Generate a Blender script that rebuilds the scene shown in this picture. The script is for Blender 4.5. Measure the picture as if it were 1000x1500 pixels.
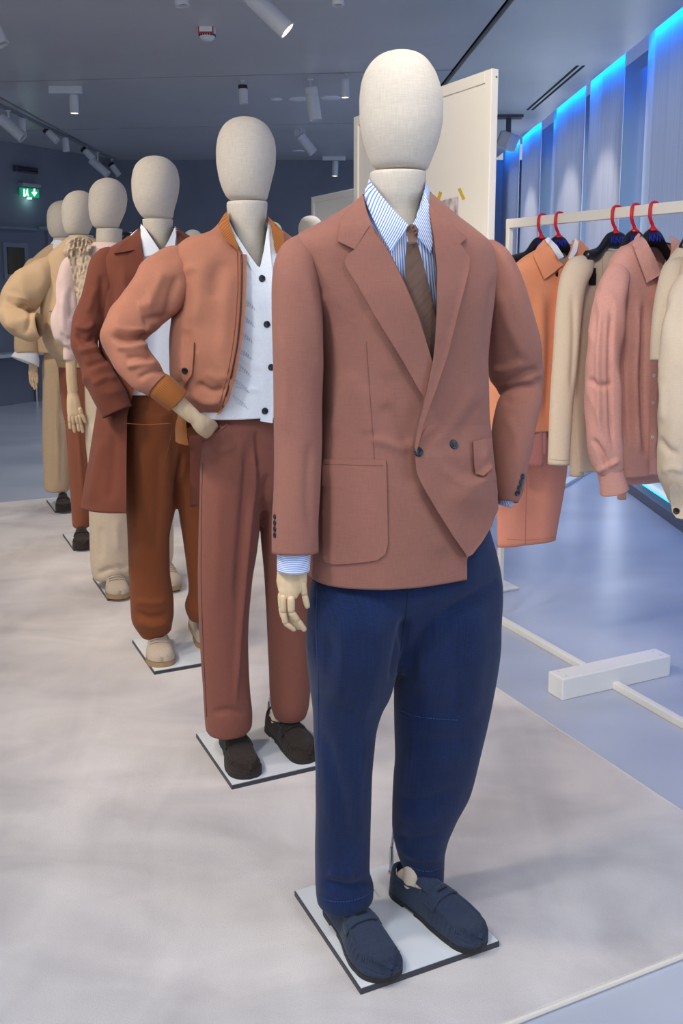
import bpy, bmesh, math, random
import numpy as np
from mathutils import Vector, Matrix
from mathutils.bvhtree import BVHTree
from mathutils.geometry import delaunay_2d_cdt

for o in list(bpy.data.objects):
    bpy.data.objects.remove(o, do_unlink=True)
random.seed(4); rng = np.random.default_rng(7)
scene = bpy.context.scene
COL = scene.collection

# ------------------------------------------------------------------ camera
F = 1400.0; TH = math.radians(9.0); CY = 415 + F * math.tan(TH); CAMH = 1.40
cam_d = bpy.data.cameras.new('camera'); cam = bpy.data.objects.new('camera', cam_d); COL.objects.link(cam)
cam.location = (0, 0, CAMH); cam.rotation_euler = (math.pi / 2 - TH, 0, 0)
cam_d.sensor_fit = 'HORIZONTAL'; cam_d.sensor_width = 36.0; cam_d.lens = F / 1000 * 36.0
cam_d.shift_y = -(750 - CY) / 1000.0
cam_d.clip_start = 0.05; cam_d.clip_end = 100
scene.camera = cam

# ------------------------------------------------------------------ colour + light
def lin(c): return c / 12.92 if c <= 0.04045 else ((c + 0.055) / 1.055) ** 2.4
def S(r, g, b): return (lin(r / 255), lin(g / 255), lin(b / 255), 1.0)

vs = scene.view_settings
vs.view_transform = 'Standard'; vs.look = 'None'; vs.gamma = 1.0; vs.use_curve_mapping = False
vs.exposure = -0.12
world = bpy.data.worlds.new('world'); scene.world = world; world.use_nodes = True
wbg = world.node_tree.nodes['Background']; wbg.inputs[0].default_value = (0.78, 0.86, 1.0, 1); wbg.inputs[1].default_value = 0.6

def area_light(name, loc, target, size, size_y, power, color):
    l = bpy.data.lights.new(name, 'AREA'); l.shape = 'RECTANGLE'; l.size = size; l.size_y = size_y
    l.energy = power; l.color = color
    o = bpy.data.objects.new(name, l); COL.objects.link(o); o.location = loc
    d = Vector(target) - Vector(loc); o.rotation_euler = d.to_track_quat('-Z', 'Y').to_euler()
    return o
def spot_light(name, loc, target, power, color, angle=40, radius=0.05, blend=0.6):
    l = bpy.data.lights.new(name, 'SPOT'); l.energy = power; l.color = color
    l.spot_size = math.radians(angle); l.spot_blend = blend; l.shadow_soft_size = radius
    o = bpy.data.objects.new(name, l); COL.objects.link(o); o.location = loc
    d = Vector(target) - Vector(loc); o.rotation_euler = d.to_track_quat('-Z', 'Y').to_euler()
    return o
WARM = (1.0, 0.855, 0.695); NEUT = (0.97, 0.98, 1.0); COOL = (0.80, 0.89, 1.0)
# added soft fill lamp, unseen, behind and to the left of the viewer
area_light('front_fill_light', (-2.2, -2.4, 2.4), (0.1, 2.2, 1.0), 3.2, 2.4, 60, (0.88, 0.94, 1.0))
# ceiling track spots above the row of figures (out of frame)
spot_light('track_spot_a', (-0.95, 0.9, 2.93), (0.10, 1.93, 0.9), 92, NEUT, 66, 0.14)
spot_light('track_spot_b', (-1.75, 1.5, 2.93), (-0.25, 2.7, 1.0), 130, WARM, 60, 0.14)
spot_light('track_spot_c', (-2.0, 2.4, 2.93), (-0.62, 3.5, 1.0), 125, WARM, 60, 0.14)
spot_light('track_spot_d', (-2.35, 3.2, 2.93), (-0.98, 4.3, 1.0), 120, WARM, 58, 0.14)
spot_light('track_spot_e', (-2.7, 4.0, 2.93), (-1.5, 5.4, 1.0), 150, WARM, 62, 0.14)
spot_light('track_spot_f', (0.15, 1.0, 2.93), (1.0, 3.2, 1.1), 125, (1.0, 0.90, 0.80), 55, 0.14)
spot_light('track_spot_g', (-0.1, 2.6, 2.93), (0.45, 4.9, 1.9), 190, (1.0, 0.86, 0.70), 55, 0.14)
spot_light('track_spot_h', (0.75, 0.35, 2.93), (0.15, 1.9, 0.6), 55, NEUT, 70, 0.14)
spot_light('track_spot_i', (-1.3, 0.2, 2.93), (-0.6, 1.9, 0.0), 60, NEUT, 80, 0.14)
# wall washers on the window wall
for yy in (7.9, 9.1, 11.0): spot_light('wall_washer', (1.05, yy - 0.4, 2.9), (2.1, yy, 1.95), 130, (1.0, 0.88, 0.74), 40, 0.08)
# added fill lamps without fixtures, brightening the floor and room farther back
for xx, yy, pw in ((-1.6, 7.4, 55), (-1.8, 10.2, 32), (0.4, 7.0, 100), (0.3, 10.0, 85), (-3.4, 8.6, 30)): spot_light('downlight', (xx, yy, 2.93), (xx, yy + 0.2, 0), pw, (0.97, 0.97, 1.0), 130, 0.15)

# ------------------------------------------------------------------ projection helpers (pixels are in the 1000 x 1500 frame)
cT, sT = math.cos(TH), math.sin(TH)
CAMP = np.array([0, 0, CAMH])
def ray(x, y):
    cx, cz = (x - 500) / F, -(y - CY) / F
    return np.array([cx, cT + sT * cz, -sT + cT * cz])
def ground(x, y, z=0.0):
    r = ray(x, y); return CAMP + r * ((z - CAMH) / r[2])
def at_depth(x, y, Y):
    r = ray(x, y); return CAMP + r * (Y / r[1])
def project(V):
    V = np.asarray(V, float).reshape(-1, 3) - CAMP
    d = V[:, 1] * cT - V[:, 2] * sT
    up = V[:, 1] * sT + V[:, 2] * cT
    return np.stack([500 + F * V[:, 0] / d, CY - F * up / d, d], 1)
ALPHA = math.radians(25.2)
VV = np.array([math.cos(ALPHA), math.sin(ALPHA), 0.0])      # along the front of the base plates
UU = np.array([-math.sin(ALPHA), math.cos(ALPHA), 0.0])     # along the row, away from the viewer
ZZ = np.array([0, 0, 1.0])
def ray_plane(x, y, C, du=0.0, nrm=UU):
    r = ray(x, y); t = (np.dot(np.asarray(C) - CAMP, nrm) + du) / np.dot(r, nrm)
    return CAMP + r * t

# ------------------------------------------------------------------ numeric helpers
def pchip(xk, yk, x):
    xk = np.asarray(xk, float); yk = np.asarray(yk, float)
    h = np.diff(xk); d = np.diff(yk, axis=0) / h[:, None]
    m = np.zeros_like(yk)
    if len(xk) > 2:
        w1 = (2 * h[1:] + h[:-1])[:, None]; w2 = (h[1:] + 2 * h[:-1])[:, None]
        same = d[1:] * d[:-1] > 0
        with np.errstate(divide='ignore', invalid='ignore'):
            hm = (w1 + w2) / (w1 / d[:-1] + w2 / d[1:])
        m[1:-1] = np.where(same, hm, 0)
    m[0] = d[0]; m[-1] = d[-1]
    i = np.clip(np.searchsorted(xk, x, side='right') - 1, 0, len(xk) - 2)
    t = ((x - xk[i]) / h[i])[:, None]; hh = h[i][:, None]
    return ((2*t**3 - 3*t**2 + 1) * yk[i] + (t**3 - 2*t**2 + t) * hh * m[i]
            + (-2*t**3 + 3*t**2) * yk[i+1] + (t**3 - t**2) * hh * m[i+1])
def vnoise(P, seed=0):
    P = np.asarray(P, float); i = np.floor(P).astype(np.int64); f = P - i; f = f * f * (3 - 2 * f)
    def h(a, b, c):
        n = (a * 374761393 + b * 668265263 + c * 2147483647 + seed * 144269) & 0xFFFFFFFF
        n = ((n ^ (n >> 13)) * 1274126177) & 0xFFFFFFFF
        n = (n ^ (n >> 16)) & 0xFFFF
        return n / 32767.5 - 1
    r = 0
    for dx in (0, 1):
        for dy in (0, 1):
            for dz in (0, 1):
                w = (f[:, 0] if dx else 1 - f[:, 0]) * (f[:, 1] if dy else 1 - f[:, 1]) * (f[:, 2] if dz else 1 - f[:, 2])
                r = r + w * h(i[:, 0] + dx, i[:, 1] + dy, i[:, 2] + dz)
    return r
def inside(poly, xy):
    poly = np.asarray(poly, float); x, y = xy[:, 0], xy[:, 1]; r = np.zeros(len(xy), bool)
    j = len(poly) - 1
    for i in range(len(poly)):
        xi, yi = poly[i]; xj, yj = poly[j]
        with np.errstate(divide='ignore', invalid='ignore'):
            c = ((yi > y) != (yj > y)) & (x < (xj - xi) * (y - yi) / (yj - yi + 1e-12) + xi)
        r ^= c; j = i
    return r
def near_poly(poly, xy, closed=True):
    """closest point on a polyline: distance, point, running length (0..1)"""
    poly = np.asarray(poly, float)
    if closed: poly = np.vstack([poly, poly[:1]])
    best = np.full(len(xy), 1e18); bp = np.zeros((len(xy), 2)); bt = np.zeros(len(xy))
    seg = np.linalg.norm(np.diff(poly, axis=0), axis=1); cum = np.concatenate([[0], np.cumsum(seg)])
    for k in range(len(poly) - 1):
        a, b = poly[k], poly[k+1]; ab = b - a; L = max(ab @ ab, 1e-12)
        t = np.clip(((xy - a) @ ab) / L, 0, 1); p = a + t[:, None] * ab
        d = ((xy - p) ** 2).sum(1); m = d < best
        best[m] = d[m]; bp[m] = p[m]; bt[m] = (cum[k] + t[m] * seg[k]) / cum[-1]
    return np.sqrt(best), bp, bt
def smooth_line(pts, n=8, closed=False):
    P = np.asarray(pts, float); N = len(P); out = []
    rngk = range(N if closed else N - 1)
    for k in rngk:
        if closed: p0, p1, p2, p3 = P[(k-1) % N], P[k], P[(k+1) % N], P[(k+2) % N]
        else: p0, p1, p2, p3 = P[max(k-1, 0)], P[k], P[k+1], P[min(k+2, N-1)]
        for t in np.arange(n) / n:
            out.append(0.5 * (2*p1 + (p2-p0)*t + (2*p0-5*p1+4*p2-p3)*t*t + (3*p1-p0-3*p2+p3)*t**3))
    if not closed: out.append(P[-1])
    return np.array(out)

# ------------------------------------------------------------------ objects
def put(name, V, faces, mat, parent=None, uv=None, smooth=True, org=None, mats=None, midx=None):
    V = np.asarray(V, float)
    o3 = np.zeros(3) if org is None else np.asarray(org, float)
    me = bpy.data.meshes.new(name)
    me.from_pydata((V - o3).tolist(), [], [list(map(int, f)) for f in faces]); me.update()
    if smooth: me.polygons.foreach_set('use_smooth', [True] * len(me.polygons))
    if uv is not None:
        ul = me.uv_layers.new(name='UVMap'); li = np.zeros(len(me.loops), np.int32); me.loops.foreach_get('vertex_index', li)
        ul.data.foreach_set('uv', np.asarray(uv, float)[li].ravel())
    for m in (mats or [mat]): me.materials.append(m)
    if midx is not None: me.polygons.foreach_set('material_index', list(map(int, midx)))
    ob = bpy.data.objects.new(name, me); COL.objects.link(ob)
    if parent is not None: ob.parent = parent
    elif org is not None: ob.location = o3
    return ob
class Geo:
    """collects simple solids into one mesh"""
    def __init__(s): s.V = []; s.F = []; s.M = []
    def add(s, V, Fc, m=0):
        n = len(s.V); s.V += [list(map(float, v)) for v in V]; s.F += [[i + n for i in f] for f in Fc]; s.M += [m] * len(Fc); return s
    def box(s, c, a, b, d, m=0):
        """centre and three half-axis vectors"""
        c, a, b, d = (np.asarray(k, float) for k in (c, a, b, d))
        V = [c + i*a + j*b + k*d for i in (-1, 1) for j in (-1, 1) for k in (-1, 1)]
        return s.add(V, [(0,1,3,2), (4,6,7,5), (0,4,5,1), (2,3,7,6), (0,2,6,4), (1,5,7,3)], m)
    def bbox(s, x0, x1, y0, y1, z0, z1, m=0):
        return s.box(((x0+x1)/2, (y0+y1)/2, (z0+z1)/2), ((x1-x0)/2, 0, 0), (0, (y1-y0)/2, 0), (0, 0, (z1-z0)/2), m)
    def lathe(s, c, axis, prof, n=24, m=0, cap=True):
        """prof: list of (distance along the axis, radius)"""
        c = np.asarray(c, float); ax = np.asarray(axis, float); ax /= np.linalg.norm(ax)
        e = np.cross(ax, (0, 0, 1) if abs(ax[2]) < 0.9 else (1, 0, 0)); e /= np.linalg.norm(e); f = np.cross(ax, e)
        V = []; Fc = []
        for (t, r) in prof:
            for k in range(n):
                q = 2 * math.pi * k / n; V.append(c + ax*t + (e*math.cos(q) + f*math.sin(q)) * r)
        for i in range(len(prof) - 1):
            for k in range(n): Fc.append((i*n+k, i*n+(k+1) % n, (i+1)*n+(k+1) % n, (i+1)*n+k))
        if cap:
            Fc.append(tuple(range(n-1, -1, -1))); Fc.append(tuple((len(prof)-1)*n + k for k in range(n)))
        return s.add(V, Fc, m)
    def tube(s, pts, r, n=8, m=0):
        P = np.asarray(pts, float); rr = np.broadcast_to(np.asarray(r, float), (len(P),)); V = []; Fc = []
        T = np.gradient(P, axis=0); T /= np.linalg.norm(T, axis=1)[:, None] + 1e-12
        e = np.cross(T[0], (0, 0, 1) if abs(T[0][2]) < 0.9 else (1, 0, 0)); e /= np.linalg.norm(e)
        for i in range(len(P)):
            e = e - T[i] * (e @ T[i]); e /= np.linalg.norm(e) + 1e-12; f = np.cross(T[i], e)
            for k in range(n):
                q = 2 * math.pi * k / n; V.append(P[i] + (e*math.cos(q) + f*math.sin(q)) * rr[i])
        for i in range(len(P) - 1):
            for k in range(n): Fc.append((i*n+k, i*n+(k+1) % n, (i+1)*n+(k+1) % n, (i+1)*n+k))
        Fc.append(tuple(range(n-1, -1, -1))); Fc.append(tuple((len(P)-1)*n + k for k in range(n)))
        return s.add(V, Fc, m)
    def put(s, name, mats, parent=None, org=None, smooth=False):
        mats = mats if isinstance(mats, list) else [mats]
        o = put(name, s.V, s.F, None, parent, smooth=smooth, org=org, mats=mats, midx=s.M)
        return o
def bevel(o, w=0.004, seg=2):
    m = o.modifiers.new('bevel', 'BEVEL'); m.width = w; m.segments = seg; m.limit_method = 'ANGLE'; m.angle_limit = 0.6
    return o
def autosmooth(o, ang=40):
    me = o.data; me.polygons.foreach_set('use_smooth', [True] * len(me.polygons)); me.set_sharp_from_angle(angle=math.radians(ang)); return o
def tag(o, label=None, cat=None, group=None, kind=None):
    if label: o['label'] = label
    if cat: o['category'] = cat
    if group: o['group'] = group
    if kind: o['kind'] = kind
    return o
def thing(name, loc, label, cat, group=None):
    o = bpy.data.objects.new(name, None); COL.objects.link(o); o.location = tuple(loc); o.empty_display_size = 0.1
    return tag(o, label, cat, group)
def struct(o): o['kind'] = 'structure'; return o

# ------------------------------------------------------------------ materials
MATS = {}
def mat(name, col, rough=0.6, metal=0.0, spec=0.5, emit=None, estr=0.0, sheen=0.0, alpha=None, trans=0.0):
    if name in MATS: return MATS[name]
    m = bpy.data.materials.new(name); m.use_nodes = True; b = m.node_tree.nodes['Principled BSDF']
    b.inputs['Base Color'].default_value = col; b.inputs['Roughness'].default_value = rough; b.inputs['Metallic'].default_value = metal
    b.inputs['Specular IOR Level'].default_value = spec; b.inputs['Sheen Weight'].default_value = sheen
    b.inputs['Transmission Weight'].default_value = trans
    if emit: b.inputs['Emission Color'].default_value = emit; b.inputs['Emission Strength'].default_value = estr
    MATS[name] = m; return m
def nodes_of(m): return m.node_tree.nodes, m.node_tree.links, m.node_tree.nodes['Principled BSDF']
def noisy(name, col, col2, scale=(20, 20, 20), coord='Object', detail=4, lo=0.35, hi=0.65, rough=0.7, bump=0.0, bscale=None, metal=0.0, spec=0.4, sheen=0.0):
    m = mat(name, col, rough, metal, spec, sheen=sheen); N, L, b = nodes_of(m)
    tc = N.new('ShaderNodeTexCoord'); mp = N.new('ShaderNodeMapping'); mp.inputs['Scale'].default_value = scale
    L.new(tc.outputs[coord], mp.inputs[0]); no = N.new('ShaderNodeTexNoise'); no.inputs['Scale'].default_value = 1; no.inputs['Detail'].default_value = detail
    L.new(mp.outputs[0], no.inputs[0]); rp = N.new('ShaderNodeValToRGB')
    rp.color_ramp.elements[0].position = lo; rp.color_ramp.elements[1].position = hi
    rp.color_ramp.elements[0].color = col; rp.color_ramp.elements[1].color = col2
    L.new(no.outputs[0], rp.inputs[0]); L.new(rp.outputs[0], b.inputs['Base Color'])
    if bump:
        src = no
        if bscale:
            mp2 = N.new('ShaderNodeMapping'); mp2.inputs['Scale'].default_value = bscale; L.new(tc.outputs[coord], mp2.inputs[0])
            src = N.new('ShaderNodeTexNoise'); src.inputs['Scale'].default_value = 1; src.inputs['Detail'].default_value = 3; L.new(mp2.outputs[0], src.inputs[0])
        bp = N.new('ShaderNodeBump'); bp.inputs['Strength'].default_value = bump; bp.inputs['Distance'].default_value = 0.002
        L.new(src.outputs[0], bp.inputs['Height']); L.new(bp.outputs[0], b.inputs['Normal'])
    return m
def fabric(name, col, var=0.14, warp=(420, 60), weft=(60, 420), bump=0.25, rough=0.9, sheen=0.06, tone=None):
    """woven cloth: fine threads along and across (UV in metres)"""
    m = mat(name, col, rough, 0, 0.2, sheen=sheen); N, L, b = nodes_of(m)
    b.inputs['Sheen Roughness'].default_value = 0.6
    tc = N.new('ShaderNodeTexCoord'); outs = []
    for sc in (warp, weft):
        mp = N.new('ShaderNodeMapping'); mp.inputs['Scale'].default_value = (sc[0], sc[1], 1); L.new(tc.outputs['UV'], mp.inputs[0])
        no = N.new('ShaderNodeTexNoise'); no.inputs['Scale'].default_value = 1; no.inputs['Detail'].default_value = 3; L.new(mp.outputs[0], no.inputs[0]); outs.append(no.outputs[0])
    ad = N.new('ShaderNodeMath'); ad.operation = 'ADD'; L.new(outs[0], ad.inputs[0]); L.new(outs[1], ad.inputs[1])
    mr = N.new('ShaderNodeMapRange'); mr.inputs[1].default_value = 0.7; mr.inputs[2].default_value = 1.3; mr.inputs[3].default_value = 1 - var; mr.inputs[4].default_value = 1 + var
    L.new(ad.outputs[0], mr.inputs[0])
    no2 = N.new('ShaderNodeTexNoise'); no2.inputs['Scale'].default_value = 5; no2.inputs['Detail'].default_value = 3; L.new(tc.outputs['UV'], no2.inputs[0])
    mr2 = N.new('ShaderNodeMapRange'); mr2.inputs[1].default_value = 0.3; mr2.inputs[2].default_value = 0.7; mr2.inputs[3].default_value = 1 - var * 0.5; mr2.inputs[4].default_value = 1 + var * 0.5
    L.new(no2.outputs[0], mr2.inputs[0]); mu = N.new('ShaderNodeMath'); mu.operation = 'MULTIPLY'; L.new(mr.outputs[0], mu.inputs[0]); L.new(mr2.outputs[0], mu.inputs[1])
    hs = N.new('ShaderNodeHueSaturation'); hs.inputs['Color'].default_value = col; L.new(mu.outputs[0], hs.inputs['Value']); L.new(hs.outputs[0], b.inputs['Base Color'])
    bp = N.new('ShaderNodeBump'); bp.inputs['Strength'].default_value = bump; bp.inputs['Distance'].default_value = 0.0006
    L.new(ad.outputs[0], bp.inputs['Height']); L.new(bp.outputs[0], b.inputs['Normal'])
    return m
def striped(name, c1, c2, per=0.0042, axis=0, duty=0.5, rough=0.85):
    m = mat(name, c1, rough, 0, 0.2, sheen=0.1); N, L, b = nodes_of(m)
    tc = N.new('ShaderNodeTexCoord'); sp = N.new('ShaderNodeSeparateXYZ'); L.new(tc.outputs['UV'], sp.inputs[0])
    mu = N.new('ShaderNodeMath'); mu.operation = 'MULTIPLY'; mu.inputs[1].default_value = 1 / per; L.new(sp.outputs[axis], mu.inputs[0])
    fr = N.new('ShaderNodeMath'); fr.operation = 'FRACT'; L.new(mu.outputs[0], fr.inputs[0])
    rp = N.new('ShaderNodeValToRGB'); e = rp.color_ramp.elements; e[0].position = duty - 0.06; e[1].position = duty + 0.06; e[0].color = c1; e[1].color = c2
    L.new(fr.outputs[0], rp.inputs[0]); L.new(rp.outputs[0], b.inputs['Base Color']); return m

# ------------------------------------------------------------------ cloth toolkit
class Fig:
    """one figure or hanging garment: origin, root object, surfaces that later pieces are laid on"""
    def __init__(s, C, root): s.C = np.array([C[0], C[1], 0.0]); s.root = root; s.bvh = []; s.q = 1.0
    def layer(s, V, faces): s.bvh.append(BVHTree.FromPolygons(np.asarray(V).tolist(), [list(map(int, f)) for f in faces]))
    def hit(s, x, y, only=None):
        r = ray(x, y); best = None
        for b in (s.bvh if only is None else only):
            h = b.ray_cast(Vector(CAMP), Vector(r / np.linalg.norm(r)))
            if h[0] is not None and (best is None or h[3] < best[2]): best = (np.array(h[0]), np.array(h[1]), h[3])
        if best is None: return None
        n = best[1]; n = n if n @ r < 0 else -n
        return best[0], n
def hring(M, y, xl, xr, r=0.6, du=0.0, n=2.2, tv=0.0, tu=0.0):
    """level ring whose outline spans xl..xr in the picture, its centre at row y on the figure's middle plane"""
    x, w = (xl + xr) / 2, (xr - xl) / 2
    th = np.linspace(0, 2 * math.pi, 64, endpoint=False)
    for _ in range(5):
        c = ray_plane(x, y, M.C, du); d = project(c)[0, 2]; ph = math.atan2(c[0], c[1])
        a = w / F * d / math.sqrt(math.cos(ALPHA + ph) ** 2 + (r * math.sin(ALPHA + ph)) ** 2)
        A = VV * a + ZZ * tv * a; B = UU * (r * a) + ZZ * tu * r * a
        P = c + np.sign(np.cos(th))[:, None] * (np.abs(np.cos(th)) ** (2 / n))[:, None] * A + (np.sign(np.sin(th)) * np.abs(np.sin(th)) ** (2 / n))[:, None] * B
        px = project(P)[:, 0]
        x += ((xl + xr) - (px.min() + px.max())) / 2; w *= (xr - xl) / (px.max() - px.min())
    return (c, A, B, n)
def srings(M, rows, tr=0.9, n=2.1):
    """tube along a line: rows of (x, y, width in px[, offset du[, thickness ratio[, exponent]]])"""
    cs = np.array([ray_plane(q[0], q[1], M.C, q[3] if len(q) > 3 else 0.0) for q in rows])
    T = np.gradient(cs, axis=0)
    if len(cs) > 2:
        d = np.diff(cs, axis=0); d /= np.linalg.norm(d, axis=1)[:, None]; T[1:-1] = d[1:] + d[:-1]; T[0] = d[0]; T[-1] = d[-1]
    out = []
    for q, c, t in zip(rows, cs, T):
        t = t / np.linalg.norm(t); D = c - CAMP; dist = project(c)[0, 2]; D = D / np.linalg.norm(D)
        side = np.cross(t, D); side /= np.linalg.norm(side)
        if t[2] > 0: side = -side
        side = -side if side[0] < 0 and abs(side[0]) > 0.3 else side
        nb = np.cross(side, t); nb /= np.linalg.norm(nb)
        if nb @ D < 0: nb = -nb
        h = q[2] / 2 / F * dist; k = q[4] if len(q) > 4 else tr
        out.append((c, side * h, nb * h * k, q[5] if len(q) > 5 else n))
    for i in range(1, len(out)):
        c, A, B, nn = out[i]
        if A @ out[i-1][1] < 0: A = -A
        out[i] = (c, A, B, nn)
    return out
def edges2rows(rows):
    """rows of (y, xl, xr[, du[, tr]]) for an upright tube"""
    return [((q[1] + q[2]) / 2, q[0], q[2] - q[1]) + tuple(q[3:]) for q in rows]
def grid_normals(P):
    du = np.roll(P, -1, 1) - np.roll(P, 1, 1); dv = np.gradient(P, axis=0)
    n = np.cross(du, dv); n /= np.linalg.norm(n, axis=2)[:, :, None] + 1e-12
    return n
def wrinkle(V, N, strokes=(), drape=None, seed=1):
    """strokes: (pixel polyline, width px, height mm). drape: list of (amplitude mm, (sx, sy, sz))"""
    d = np.zeros(len(V)); pj = project(V)
    vd = V - CAMP; vd /= np.linalg.norm(vd, axis=1)[:, None]; face = np.clip(-(N * vd).sum(1) * 2.5 + 0.15, 0, 1)
    for k, (pl, w, amp) in enumerate(strokes):
        pl = smooth_line(pl, 4) if len(pl) > 2 else np.asarray(pl, float)
        lo, hi = pl.min(0) - 3 * w, pl.max(0) + 3 * w
        m = (pj[:, 0] > lo[0]) & (pj[:, 0] < hi[0]) & (pj[:, 1] > lo[1]) & (pj[:, 1] < hi[1]) & (face > 0)
        if not m.any(): continue
        dist, _, t = near_poly(pl, pj[m, :2], closed=False)
        tp = np.clip(np.minimum(t, 1 - t) * 5 + 0.05, 0, 1); tp = tp * tp * (3 - 2 * tp)
        d[m] += 1.9 * amp * 0.001 * np.exp(-(dist / (0.85 * w)) ** 2) * tp * face[m]
    for j, q in enumerate(drape or ()):
        amp, sc = q[0], q[1]
        if len(q) > 2:      # crumples: sharp ridges
            d += amp * 0.001 * (0.5 - 2.2 * np.abs(vnoise(V @ np.array([[.8, .3, -.5], [-.4, .9, .2], [.5, .1, .85]]) * np.array(sc) + 11.3, seed + 90 + j))) ; continue
        d += 1.4 * amp * 0.001 * vnoise(V * np.array(sc) + 37.7, seed + j)
    return V + N * d[:, None]
def loft(M, name, rings, mt, parent=None, nu=72, nv=90, strokes=(), drape=None, lip0=0, lip1=0.03, cap0=False, cap1=False,
         cuts=(), seed=1, layer=True, make=True, stripe=None):
    c = np.array([r[0] for r in rings]); K = np.concatenate([c, [r[1] for r in rings], [r[2] for r in rings], [[r[3]] for r in rings]], 1)
    s = np.concatenate([[0], np.cumsum(np.linalg.norm(np.diff(c, axis=0), axis=1) + 0.15 * np.abs(np.diff(np.linalg.norm(K[:, 3:6], axis=1))) + 1e-4)])
    nu, nv = max(12, int(nu * M.q)), max(8, int(nv * M.q))
    # keep the sampling even but always include the ends
    x = np.linspace(0, s[-1], nv); q = pchip(s, K, x)
    th = 2 * math.pi * np.arange(nu) / nu + math.pi / 2
    cs, sn = np.cos(th), np.sin(th); n = q[:, 9:10]
    ca = np.sign(cs) * np.abs(cs)[None, :] ** (2 / n); sa = np.sign(sn) * np.abs(sn)[None, :] ** (2 / n)
    P = q[:, None, 0:3] + ca[:, :, None] * q[:, None, 3:6] + sa[:, :, None] * q[:, None, 6:9]
    circ = np.linalg.norm(np.roll(P, -1, 1) - P, axis=2).sum(1)
    N = grid_normals(P)
    cen = P - q[:, None, 0:3]
    if (N * cen).sum() < 0: N = -N
    P = wrinkle(P.reshape(-1, 3), N.reshape(-1, 3), strokes, drape, seed).reshape(P.shape)
    uu = np.repeat((np.arange(nu) / nu)[None, :], nv, 0) * (circ.mean() if stripe is None else stripe); vv = np.repeat(x[:, None], nu, 1)
    rows, us, vs_ = [P], [uu], [vv]
    if lip1:
        ce = P[-1].mean(0); ce2 = P[max(-1 - max(1, int(lip1 / (s[-1] / nv))), -nv)].mean(0)
        a = ce + (P[-1] - ce) * 0.95; b = ce2 + (P[-1] - ce) * 0.9
        rows += [a[None], b[None]]; us += [uu[-1:], uu[-1:]]; vs_ += [vv[-1:] + 0.005, vv[-1:] + 0.03]
    if lip0:
        ce = P[0].mean(0); ce2 = P[min(max(1, int(lip0 / (s[-1] / nv))), nv - 1)].mean(0)
        a = ce + (P[0] - ce) * 0.95; b = ce2 + (P[0] - ce) * 0.9
        rows = [b[None], a[None]] + rows; us = [uu[:1], uu[:1]] + us; vs_ = [vv[:1] - 0.03, vv[:1] - 0.005] + vs_
    P = np.concatenate(rows); uv = np.stack([np.concatenate(us).ravel(), np.concatenate(vs_).ravel()], 1)
    R = P.shape[0]; V = P.reshape(-1, 3)
    i = np.arange(R - 1)[:, None] * nu; k = np.arange(nu)[None, :]; k2 = (k + 1) % nu
    Fc = np.stack([i + k, i + k2, i + nu + k2, i + nu + k], -1).reshape(-1, 4)
    faces = Fc.tolist()
    if cap0: faces.append(list(range(nu - 1, -1, -1)))
    if cap1: faces.append([(R - 1) * nu + j for j in range(nu)])
    if layer: M.layer(V, faces)
    if not make: return V, faces, uv
    for poly in cuts: V, faces = cut(V, faces, poly, q[:, 0:3].mean(0))
    return put(name, V, faces, mt, parent if parent is not None else M.root, uv=uv, org=M.C)
def cut(V, faces, poly, mid):
    """removes the side towards the viewer inside a pixel outline and draws the new edge onto that outline"""
    V = np.array(V); pj = project(V)
    poly = np.asarray(poly, float)
    keep = []; drop = set(); dep = pj[:, 2]
    cen = np.array([pj[f].mean(0) for f in faces]); ins = inside(poly, cen[:, :2]) & (np.array([(V[f].mean(0) - mid) @ UU for f in faces]) < 0.03)
    for f, i in zip(faces, ins):
        if i: drop.update(f)
        else: keep.append(f)
    used = set(v for f in keep for v in f); edge = np.array(sorted(drop & used), int)
    if len(edge):
        d, bp, _ = near_poly(poly, pj[edge, :2]); ok = d < 14
        for v, p, k in zip(edge, bp, ok):
            if k:
                r = ray(p[0], p[1]); dd = r[1] * cT - r[2] * sT; V[v] = CAMP + r * (dep[v] / dd)
    return V, keep
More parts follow.
